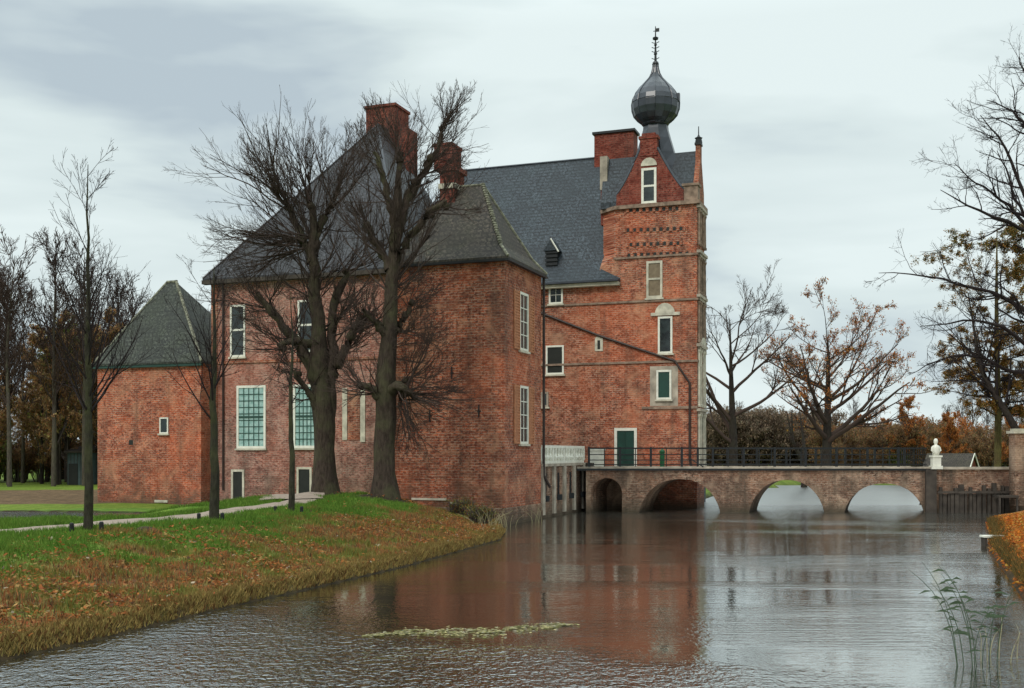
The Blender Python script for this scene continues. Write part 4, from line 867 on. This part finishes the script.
T.append(young((214,522),41.5,265,12,'bare young tree with mossy stem before the gap between turret and castle',nb=18,start=.38,rb=4.2,blen=(.4,.6)))
T.append(young((291,513),47,290,13,'thinnest bare young tree beside the end of the path',nb=10,start=.45,rb=2.7,blen=(.15,.3)))
# twigs fork of second young tree
def stakes(base,dxs,label):
    for dx in dxs:
        X,Y=base[0]+dx,base[1]-.25; gz=float(terrain(np.array([X]),np.array([Y]))[0])
        b=MB(); b.lathe(0,0,[(.075,-.1),(.075,.26),(.06,.3),(.01,.31)],8); o=b.build('tree_stake',M['iron'],smooth=False); o.location=(X,Y,gz); tag(o,label%('left' if dx<0 else 'right'),'stake','short black stakes beside the young trees')
stakes(T[0][1],(-.42,.52),'short black stake just %s of the tall young tree near the left edge'); stakes(T[1][1],(-.5,.38),'short black stake just %s of the mossy young tree before the turret'); stakes(T[2][1],(-.62,.5),'short black stake just %s of the thinnest young tree')
for (x_,z_,s_,lb) in ((145,35.5,.26,'brown molehill on the grass right of the tall young tree'),(236,44,.2,'low brown molehill on the grass beside the mossy young tree')):
    X=(x_-512)/FX*z_; gz=float(terrain(np.array([X]),np.array([z_]))[0]); b=MB(); b.loft([[(s_*q*(1+.2*math.sin(3*a+q))*math.cos(a)*1.5,s_*q*math.sin(a),s_*h_) for a in [2*PI*i/14 for i in range(14)]] for q,h_ in ((1.2,-.2),(1,.1),(.75,.4),(.4,.6),(.08,.68))]); o=b.build('molehill',simple('soil'+str(x_),(.05,.035,.02),1,.4,9)); o.location=(X,z_,gz); tag(o,lb,'molehill')
# generic bare trees --------------------------------------------------------------
def make_tree(seed,Ht,spread=.5,stems=1,start=.3,bark='bark_dark',twig='twig_bg',dens=1.0,mr=.02,leaves=None,nb=None,rf=.55,ang=(25,50),r0=None,lean=0,name='bare_tree',up=.35,lvl=3,leafn=0,lsize=.2):
    r=np.random.default_rng(seed); root=empty(name,(0,0,0)); P=[];Rr=[]
    for s_ in range(stems):
        a=r.random()*2*PI; k=(0 if stems==1 else .16); w_=.03*Ht
        pts=[(0,0,-.3),(r.normal(0,w_*.3)+lean*.2*Ht,0,Ht*.25),(math.cos(a)*k*Ht+r.normal(0,w_)+lean*.45*Ht,math.sin(a)*k*Ht,Ht*.55),(math.cos(a)*k*1.5*Ht+r.normal(0,w_)+lean*.6*Ht,math.sin(a)*k*1.5*Ht,Ht*.93)]
        q=r0 or Ht*.016; A,B=polyinterp(pts,[q*1.25,q,q*.6,.03],14); P.append(A);Rr.append(B)
    P=np.stack(P);Rr=np.stack(Rr); tubes([(P,Rr,7)],'trunk',M[bark],root); G=[]
    b1=spawn(P,Rr*rf,nb or int(22*dens/stems**.5),start,.97,(R(ang[0]),R(ang[1])),(spread*.7,spread),.8,r,up,9,.09,.2,minr=mr*1.4); G.append((*b1,5))
    b2=spawn(*b1,6,.2,.97,(R(25),R(50)),(.3,.6),.6,r,.3,6,.12,minr=mr); G.append((*b2,3))
    b3=spawn(*b2,5,.15,.97,(R(20),R(50)),(.35,.65),.65,r,.2,5,.14,minr=mr*.75); G.append((*b3,3))
    last=b3
    if lvl>3: b4=spawn(*b3,4,.15,.97,(R(20),R(50)),(.4,.7),.7,r,.15,4,.15,minr=mr*.6); G.append((*b4,3)); last=b4
    tubes(G,'crown',M[twig],root)
    if leafn:
        Q=last[0].reshape(-1,3); Q=Q[r.integers(0,len(Q),leafn)]+r.normal(0,.12,(leafn,3))
        leaf_quads(Q,lsize,leafcol(leafn,*leaves),.8,'foliage',root)
    return root
def copy_tree(o,parent=None):
    c=o.copy(); COL.objects.link(c)
    if parent: c.parent=parent
    for ch in list(o.children): copy_tree(ch,c)
    return c
used=set()
def place(proto,X,Y,sc,rz,label,cat='tree',group=None,sink=.0):
    o=proto if proto.name not in used else copy_tree(proto); used.add(proto.name)
    gz=float(terrain(np.array([X]),np.array([Y]))[0]); o.location=(X,Y,max(gz,.1)-sink); o.scale=(sc,sc,sc); o.rotation_euler=(0,0,rz); tag(o,label,cat,group); return o
oranges=([(.50,.17,.045),(.40,.13,.04),(.46,.26,.07),(.18,.11,.05)],[.4,.3,.15,.15]); browns=([(.42,.25,.13),(.50,.25,.10),(.28,.19,.10),(.40,.34,.12)],[.35,.25,.25,.15])
greens=([(.12,.17,.04),(.20,.22,.05),(.26,.20,.05)],[.5,.3,.2])
wt=[make_tree(s,24,.28,1,.34,bark='bark_wood',dens=1.9,mr=.03,twig='twig_brown',ang=(20,42),r0=.2) for s in (31,32,33)]
wl_=[make_tree(s,17,.42,1,.12,dens=1.2,mr=.025,leafn=20000,leaves=lv,lsize=.12,name='leafy_tree') for s,lv in ((41,browns),(42,greens))]
WX=[(-47.5,104),(-44.6,107),(-50.8,111),(-40.2,113),(-57.5,121),(-48.3,125),(-39.2,133),(-36,144),(-31,146),(-56,108),(-52.5,118),(-49.8,106),(-46.5,113),(-43.8,122),(-42,108),(-58,126),(-52,135),(-46,133),(-40,130),(-37,118),(-35,128),(-61,116),(-65,128),(-38.5,140),(-33,138),(-30,126),(-54,148),(-48,150),(-43,147),(-27,134)]
for i,(X,Y) in enumerate(WX): place(wt[i%3],X,Y,.86+.2*random.random()-(.14 if X>-41 else 0),random.random()*6,'tall bare tree standing in the dark wood left of the castle',group='bare trees of the left wood')
for i in range(36):
    X=-64+i*1.15+random.uniform(-1,1); Y=random.uniform(109,138); place(wl_[0] if random.random()<.85 else wl_[1],X,Y,random.uniform(.62,.98)*(.75 if X>-38 else 1),random.random()*6,'brown or green leafy tree crowded in the left wood',group='leafy trees of the left wood')
# bushes --------------------------------------------------------------------------
def make_bush(seed,Rx,Ry,Hh,n,lv,lsize,name='bush',tw='twig_bg'):
    r=np.random.default_rng(seed); root=empty(name,(0,0,0)); k=26
    P=[];Q=[]
    for _ in range(k):
        a=r.random()*2*PI; q=r.random()**.5; A,B=polyinterp([(Rx*.3*q*math.cos(a),Ry*.3*q*math.sin(a),-.2),(Rx*.7*q*math.cos(a),Ry*.7*q*math.sin(a),Hh*.5),(Rx*q*math.cos(a),Ry*q*math.sin(a),Hh*r.uniform(.75,1.05))],[.07,.04,.015],7); P.append(A);Q.append(B)
    P=np.stack(P);Q=np.stack(Q); b1=spawn(P,Q,9,.2,.98,(R(20),R(55)),(.2,.5),.6,r,.3,5,.15,minr=.012); b2=spawn(*b1,5,.2,.98,(R(20),R(60)),(.3,.7),.6,r,.2,4,.15,minr=.009)
    tubes([(P,Q,4),(*b1,3),(*b2,3)],'stem',M[tw],root)
    S_=b2[0].reshape(-1,3); S_=S_[r.integers(0,len(S_),n)]+r.normal(0,.15,(n,3)); S_[:,2]=np.maximum(S_[:,2],.05)
    leaf_quads(S_,lsize,leafcol(n,*lv),.8,'foliage',root); return root
bb=make_bush(51,3,3,5.5,16000,([(.24,.14,.07),(.30,.14,.06),(.17,.11,.06),(.22,.18,.07)],[.35,.25,.2,.2]),.09); bo=make_bush(52,3.2,3,6.0,17000,oranges,.10); bgn=make_bush(53,2.2,2.2,3.6,9000,greens,.09)
for i in range(20):
    X=-64+i*2.2+random.uniform(-1,1); Y=random.uniform(119,128); place(bb if i%3 else bgn,X,Y,random.uniform(.8,1.4),random.random()*6,'brown undergrowth bush at the foot of the left wood','bush','undergrowth bushes of the left wood')
# right background, beyond the bridge
t5=make_tree(61,17.5,.72,1,.26,'bark_dark','twig_brown',1.7,.026,r0=.42,ang=(35,68),lvl=4,nb=15,rf=.8); place(t5,px(733,465,118)[0],118,1.1,.8,'broad bare tree just right of the gate tower beyond the bridge')
t6=make_tree(66,18,.80,1,.2,'bark_dark','twig_brown',1.9,.028,leaves=oranges,leafn=11000,r0=.5,ang=(38,74),lvl=4,lsize=.09,lean=.12,nb=18,rf=.8); place(t6,px(826,465,138)[0],138,1.16,1.0,'spreading tree with the last reddish leaves beyond the middle of the bridge')
t7=make_tree(63,9,.12,3,.3,'bark_dark','twig_brown',.5,.03,r0=.3,name='pollarded_tree'); place(t7,px(804,465,128)[0],128,1.05,.3,'short pollarded stub tree between the two spreading trees','tree')
# clipped beech hedge / tall brown shelter belt
def row(x0,x1,z0,z1,n,protos,sc,label,cat,group):
    for i in range(n):
        x_=x0+(x1-x0)*(i+random.uniform(-.3,.3))/max(1,n-1); z_=random.uniform(z0,z1); place(random.choice(protos),(x_-512)/FX*z_,z_,random.uniform(*sc),random.random()*6,label,cat,group)
bt_=make_bush(54,3.4,3.2,5.6,16000,([(.24,.17,.12),(.18,.13,.09),(.28,.19,.12),(.17,.15,.10)],[.35,.3,.2,.15]),.09,tw='twig_brown'); row(700,812,168,190,16,[bt_],(1.35,1.55),'tall brown bush in the shelter belt behind the gate tower','bush','brown shelter belt')
row(812,968,158,185,16,[bo,bo,bb],(.95,1.35),'rust orange bush beyond the bridge','bush','orange bushes beyond the bridge')
row(830,1010,150,160,9,[bgn,bb],(.6,1.0),'low mixed bush on the far side of the water','bush','low bushes on the far shore')
lo=make_tree(71,13,.42,1,.12,leaves=oranges,leafn=17000,lsize=.11,mr=.02,name='leafy_tree'); 
for (x_,z_,s_) in ((908,150,.78),(950,146,.62),(886,165,.6),(862,170,.66),(1016,120,.6)): place(lo,(x_-512)/FX*z_,z_,s_,random.random()*6,'orange leaved tree in the group beyond the bridge',group='orange leaved trees')
row(960,1060,185,230,9,wt,(.6,.85),'distant bare tree behind the brick house','tree','distant bare trees on the right')
row(700,960,210,260,14,wt,(.4,.62),'distant bare tree behind the far bushes','tree','distant bare trees beyond the water')
row(905,1060,150,175,9,[bb],(.9,1.4),'brown bush around the brick house','bush','brown bushes around the house')
# house ------------------------------------------------------------------------------
hx,hz_=px(973,465,120)[0],120; house=empty('brick_house',(hx,hz_,float(terrain(np.array([hx]),np.array([hz_]))[0])),R(48)); house.scale=(.7,.7,.7); tag(house,'small far brick house with steep brown roof and white bargeboards','house')
b=MB(); b.box(-2.4,2.4,0,7,-.5,1.9); b.add([(-2.4,0,1.9),(2.4,0,1.9),(0,0,4.6),(-2.4,7,1.9),(2.4,7,1.9),(0,7,4.6)],[(0,1,2),(3,5,4),(0,2,5,3),(1,4,5,2)]); b.build('wall',M['brick_plain'],house)
b=MB(); b.loft([[(-2.9,-.2,1.5),(0,-.2,4.75),(0,-.2,4.95),(-3.05,-.2,1.6)],[(-2.9,7.2,1.5),(0,7.2,4.75),(0,7.2,4.95),(-3.05,7.2,1.6)]]); b.loft([[(2.9,-.2,1.5),(0.002,-.2,4.75),(0.002,-.2,4.95),(3.05,-.2,1.6)],[(2.9,7.2,1.5),(.002,7.2,4.75),(.002,7.2,4.95),(3.05,7.2,1.6)]]); b.build('roof',M['tile_brown'],house)
b=MB(); 
for s_ in (-1,1): b.loft([[(s_*3.05,-.32,1.3),(s_*.03,-.32,4.75),(s_*.03,-.32,5.0),(s_*3.1,-.32,1.62)],[(s_*3.05,-.21,1.3),(s_*.03,-.21,4.75),(s_*.03,-.21,5.0),(s_*3.1,-.21,1.62)]])
b.build('bargeboard',M['white'],house)
for s_ in (-1.1,1.1):
    b=MB(); b.box(s_-.5,s_+.5,-.04,.02,.3,1.6); o=b.build('window',M['white'],house); b=MB(); b.box(s_-.4,s_+.4,-.05,-.041,.4,1.5); b.build('pane',M['pane_dark'],o)
# shed in the left wood
sx,sz=px(77,480,112)[0],112; gz=float(terrain(np.array([sx]),np.array([sz]))[0]); shed=empty('shed',(sx,sz,gz),R(-8)); tag(shed,'grey boarded shed half hidden in the wood left of the turret','shed')
b=MB(); b.box(-1.1,1.2,0,3,-.2,3.3); b.build('wall',simple('grey_board',(.06,.085,.085),.8,.3,2),shed)
b=MB(); b.add([(-1.3,-.3,3.3),(1.4,-.3,3.3),(1.4,3.3,3.9),(-1.3,3.3,3.9),(-1.3,-.3,3.45),(1.4,-.3,3.45),(1.4,3.3,4.05),(-1.3,3.3,4.05)],[(0,3,2,1),(4,5,6,7),(0,1,5,4),(1,2,6,5),(2,3,7,6),(3,0,4,7)]); b.build('roof',M['timber'],shed)
b=MB(); b.box(-.9,.1,-.05,-.002,0,2.2); b.build('door',M['dark_door'],shed)
b=MB()
for i in range(7): b.box(-1.05+i*.36,-1.0+i*.36,-.02,-.003,-.1,3.28)
b.build('cover_strip',M['timber'],shed)
# conifer-like larch behind the road at the right
lx,lz=px(997,465,88)[0],88
def larch():
    r=np.random.default_rng(81); gz=float(terrain(np.array([lx]),np.array([lz]))[0]); root=tree_thing('larch_tree',(lx,lz,gz),'straight larch with rusty needles and a yellowish trunk behind the quay wall'); Ht=H_(228,lz)-gz
    P,Rr=polyinterp([(0,0,-.2),(.1,0,Ht*.3),(-.05,0,Ht*.7),(0,0,Ht)],[.32,.27,.16,.03],16); P=P[None];Rr=Rr[None]; tubes([(P,Rr,8)],'trunk',M['bark_yellow'],root)
    b1=spawn(P,Rr*.5,74,.3,.99,(R(62),R(95)),(2.8,6.0),.6,r,.1,8,.07,.2,lmode='abs',minr=.022); b2=spawn(*b1,7,.15,.97,(R(25),R(60)),(.2,.45),.6,r,-.1,5,.1,minr=.012); b3=spawn(*b2,4,.15,.97,(R(25),R(60)),(.3,.6),.6,r,-.2,4,.1,minr=.009)
    tubes([(*b1,4),(*b2,3),(*b3,3)],'crown',M['twig'],root)
    n=95000; S_=b3[0].reshape(-1,3); S_=S_[r.integers(0,len(S_),n)]; cl=vnoise(S_[:,0]+40,S_[:,2]+S_[:,1],1.1,4); S_=S_[cl>.22]; S_=S_+r.normal(0,.09,S_.shape); n=len(S_)
    g=(S_[:,2]/Ht+r.normal(0,.25,n))>.95; c=np.where(g[:,None],leafcol(n,[(.08,.10,.045),(.22,.16,.05)],[.6,.4]),leafcol(n,[(.42,.19,.05),(.34,.22,.06),(.16,.13,.05)],[.4,.35,.25]))
    leaf_quads(S_,.075,c,.5,'foliage',root)
larch()
place(make_tree(91,17,.45,2,.3,'bark_dark','twig',1.2,.016,r0=.3,ang=(30,55)),px(1022,465,84)[0],84,1,.5,'dark forked bare tree right of the larch')
# great oak whose limbs reach in from the right
def oak():
    r=np.random.default_rng(95); z=60; X,Y,_=px(1088,520,z); gz=float(terrain(np.array([X]),np.array([Y]))[0]); base=(X,Y,gz-.2); t=tree_thing('oak_tree',base,'great bare oak reaching its limbs in from the right edge above the bank')
    LB=[([(1088,525),(1086,430),(1082,340),(1076,250),(1070,160),(1062,90),(1058,60)],[17,14,12,10,7,4,2],None),
     ([(1080,300),(1050,262),(1024,216),(1000,158),(985,138),(971,122)],[8,6,4,2.6,1.6,.7],[0,-.4,-.8,-1,-1.1,-1.2]),
     ([(1055,270),(1035,232),(1024,213),(1003,190),(982,178),(964,157)],[6,4.5,3.4,2.4,1.6,.7],[0,.4,.8,1,1.1,1.3]),
     ([(1083,345),(1050,270),(1020,238),(990,230),(965,222),(940,214),(919,203)],[8,5.5,4,3.2,2.5,1.6,.6],[0,-1,-1.5,-2,-2.4,-2.7,-3]),
     ([(1084,380),(1050,325),(1024,298),(1000,288),(978,278),(940,268),(897,264)],[9,6,4.2,3.4,2.8,1.8,.6],[0,.6,1.2,1.6,2,2.4,3]),
     ([(1085,420),(1050,372),(1019,345),(995,332),(974,323),(940,326),(905,331)],[9,6,4.2,3.4,2.6,1.6,.6],[0,-.5,-1,-1.3,-1.6,-2,-2.2]),
     ([(1050,372),(1024,372),(1000,362),(970,350),(945,360),(925,372)],[6,4,3,2.2,1.4,.5],[-.5,.5,1,1.5,2,2.4]),
     ([(1072,200),(1045,145),(1024,111),(1010,100),(996,93)],[6,4,2.4,1.4,.6],[0,.4,.7,1,1.2]),
     ([(1066,140),(1040,112),(1024,94),(1016,78),(1009,64)],[5,3,2,1.3,.6],[0,-.4,-.7,-1,-1.2]),
     ([(1078,280),(1048,235),(1030,200),(1020,160),(1014,140)],[5,4,3,1.6,.7],[0,.9,1.4,1.9,2.1]),
     ([(1080,320),(1110,250),(1150,180),(1190,120)],[9,6,4,1],[0,1,1.5,2]),([(1084,360),(1130,300),(1190,250),(1230,240)],[8,6,3,1],[0,-1,-1.5,-2])]
    main=[]
    for pts,rad,dz in LB: P,Rr=polyinterp(loc_px(pts,z,base,dz),[a*(1 if dz is None else .5)*z/FX for a in rad],16); P[1:-1]+=r.normal(0,.05,(14,3)); main.append((P,Rr))
    P0=np.stack([m[0] for m in main]);R0=np.stack([m[1] for m in main]); tubes([(P0[:1],R0[:1],12)],'trunk',M['bark_dark'],t)
    G=[(P0[1:],R0[1:],7)]
    b1=spawn(P0[1:],R0[1:],15,.2,.98,(R(30),R(60)),(1.0,3.0),.55,r,.25,8,.14,lmode='abs',minr=.014); G.append((*b1,4))
    b2=spawn(*b1,6,.15,.97,(R(25),R(60)),(.3,.6),.6,r,.2,5,.18,minr=.009); G.append((*b2,3))
    b3=spawn(*b2,4,.15,.97,(R(25),R(60)),(.35,.65),.65,r,.15,4,.2,minr=.0075); G.append((*b3,3))
    tubes(G,'crown',M['twig'],t)
oak()
# reeds and shore plants ---------------------------------------------------------------
def reed_clump(X,Y,n,Ht,lean,seed,label,spread=.5,leafy=True,col='reed'):
    r=np.random.default_rng(seed); root=tree_thing('reed_clump',(X,Y,0),label,'reeds'); P=[];Q=[];LV=[]
    for i in range(n):
        bx,by=r.normal(0,spread),r.normal(0,spread*.5); h=Ht*r.uniform(.65,1.05); a=lean[0]+r.normal(0,lean[1])
        A,B=polyinterp([(bx,by,-.3),(bx+a*h*.15,by,h*.4),(bx+a*h*.5,by+r.normal(0,.05),h*.8),(bx+a*h*.95,by+r.normal(0,.1),h)],[.009,.008,.006,.003],9); P.append(A);Q.append(B)
        if leafy:
            for k in range(6):
                t=r.uniform(.45,.98); p=A[int(t*8)]; s_=1 if r.random()<.5 else -1; l=r.uniform(.22,.42); d=np.array([s_*r.uniform(.6,1),r.normal(0,.4),r.uniform(.0,.5)]); d/=np.linalg.norm(d)
                w_=np.array([0,.35,1])*.02; m_=p+d*l*.5; e_=p+d*l+np.array([0,0,-.12*l*2]); LV.append((p,m_+w_,m_-w_,e_))
    tubes([(np.stack(P),np.stack(Q),4)],'stem',M[col],root)
    if LV:   # the blades of one clump
        V=np.array([v for q in LV for v in q]).reshape(-1,3); n_=len(LV); i=np.arange(n_)*4; F=np.stack([i,i+1,i+3,i+2],1); npmesh('leaf_blades',V,F,M[col],parent=root)
M['reed']=twigm('reed_green',(.055,.08,.045)); M['straw']=simple('straw',(.30,.26,.14),.8,.3,4)
reed_clump(8.75,20.6,6,2.05,(-.42,.12),5,'green reeds leaning left out of the water at lower right',.18)
reed_clump(9.0,21.0,4,1.45,(.22,.12),6,'green reeds leaning right out of the water at lower right',.15)
reed_clump(9.9,21.5,8,.8,(.0,.35),8,'short pale broken reeds by the lower right shore',.5,False,'straw')
for (x_,y_,n_,h_,lb) in ((486,529,26,.9,'straw coloured sedge tuft at the foot of the castle corner'),(470,522,24,.8,'dry sedge tuft against the castle plinth'),(502,526,14,.6,'small sedge tuft standing in the water at the castle corner'),(536,522,8,.7,'thin pale reed tuft below the downpipe')):
    z_=EYE*FX/(y_-HY)*(.93 if x_<500 else .985); X=(x_-512)/FX*z_; o=reed_clump(X,z_,n_,h_+.35,(0,.45),int(x_),lb,.32,False,'straw'); 
for (x_,y_,lb) in ((480,527,'low green bush on the bank by the castle corner'),(460,518,'small brown bush against the near pavilion')):
    z_=55 if x_>470 else 59; X=(x_-512)/FX*z_; bq=make_bush(int(x_),.9,.6,.9,1500,([(.14,.15,.04),(.2,.17,.06),(.2,.09,.03)],[.4,.35,.25]),.05); place(bq,X,z_,.9,0,lb,'bush')
# small white landing board at the right shore
X,Y=water_pt(990,546); pr_=empty('landing_board',(X,Y,0)); tag(pr_,'small white topped landing board at the edge of the right bank','landing board')
b=MB(); b.box(-.35,.55,-.25,.25,.38,.46); b.build('board',M['white'],pr_); b=MB(); b.box(-.3,-.2,-.2,.2,-.6,.38); b.box(.0,.35,-.15,.15,-.4,.38); b.build('post',M['timber'],pr_)
# green post on the landing before the tower
b=MB(); b.lathe(0,0,[(.17,0),(.17,.95),(.2,1.0),(.2,1.08),(.1,1.2),(.02,1.24)],10); o=b.build('litter_bin',M['reed'],smooth=False); o.location=(fx(666.5)+.15,YB+WB-.5,HD+.02); o.data.materials[0]=simple('bin_green',(.008,.07,.025),.4,.2,3); tag(o,'slim green litter bin standing on the bridge before the tower wall','bin')
# far bench
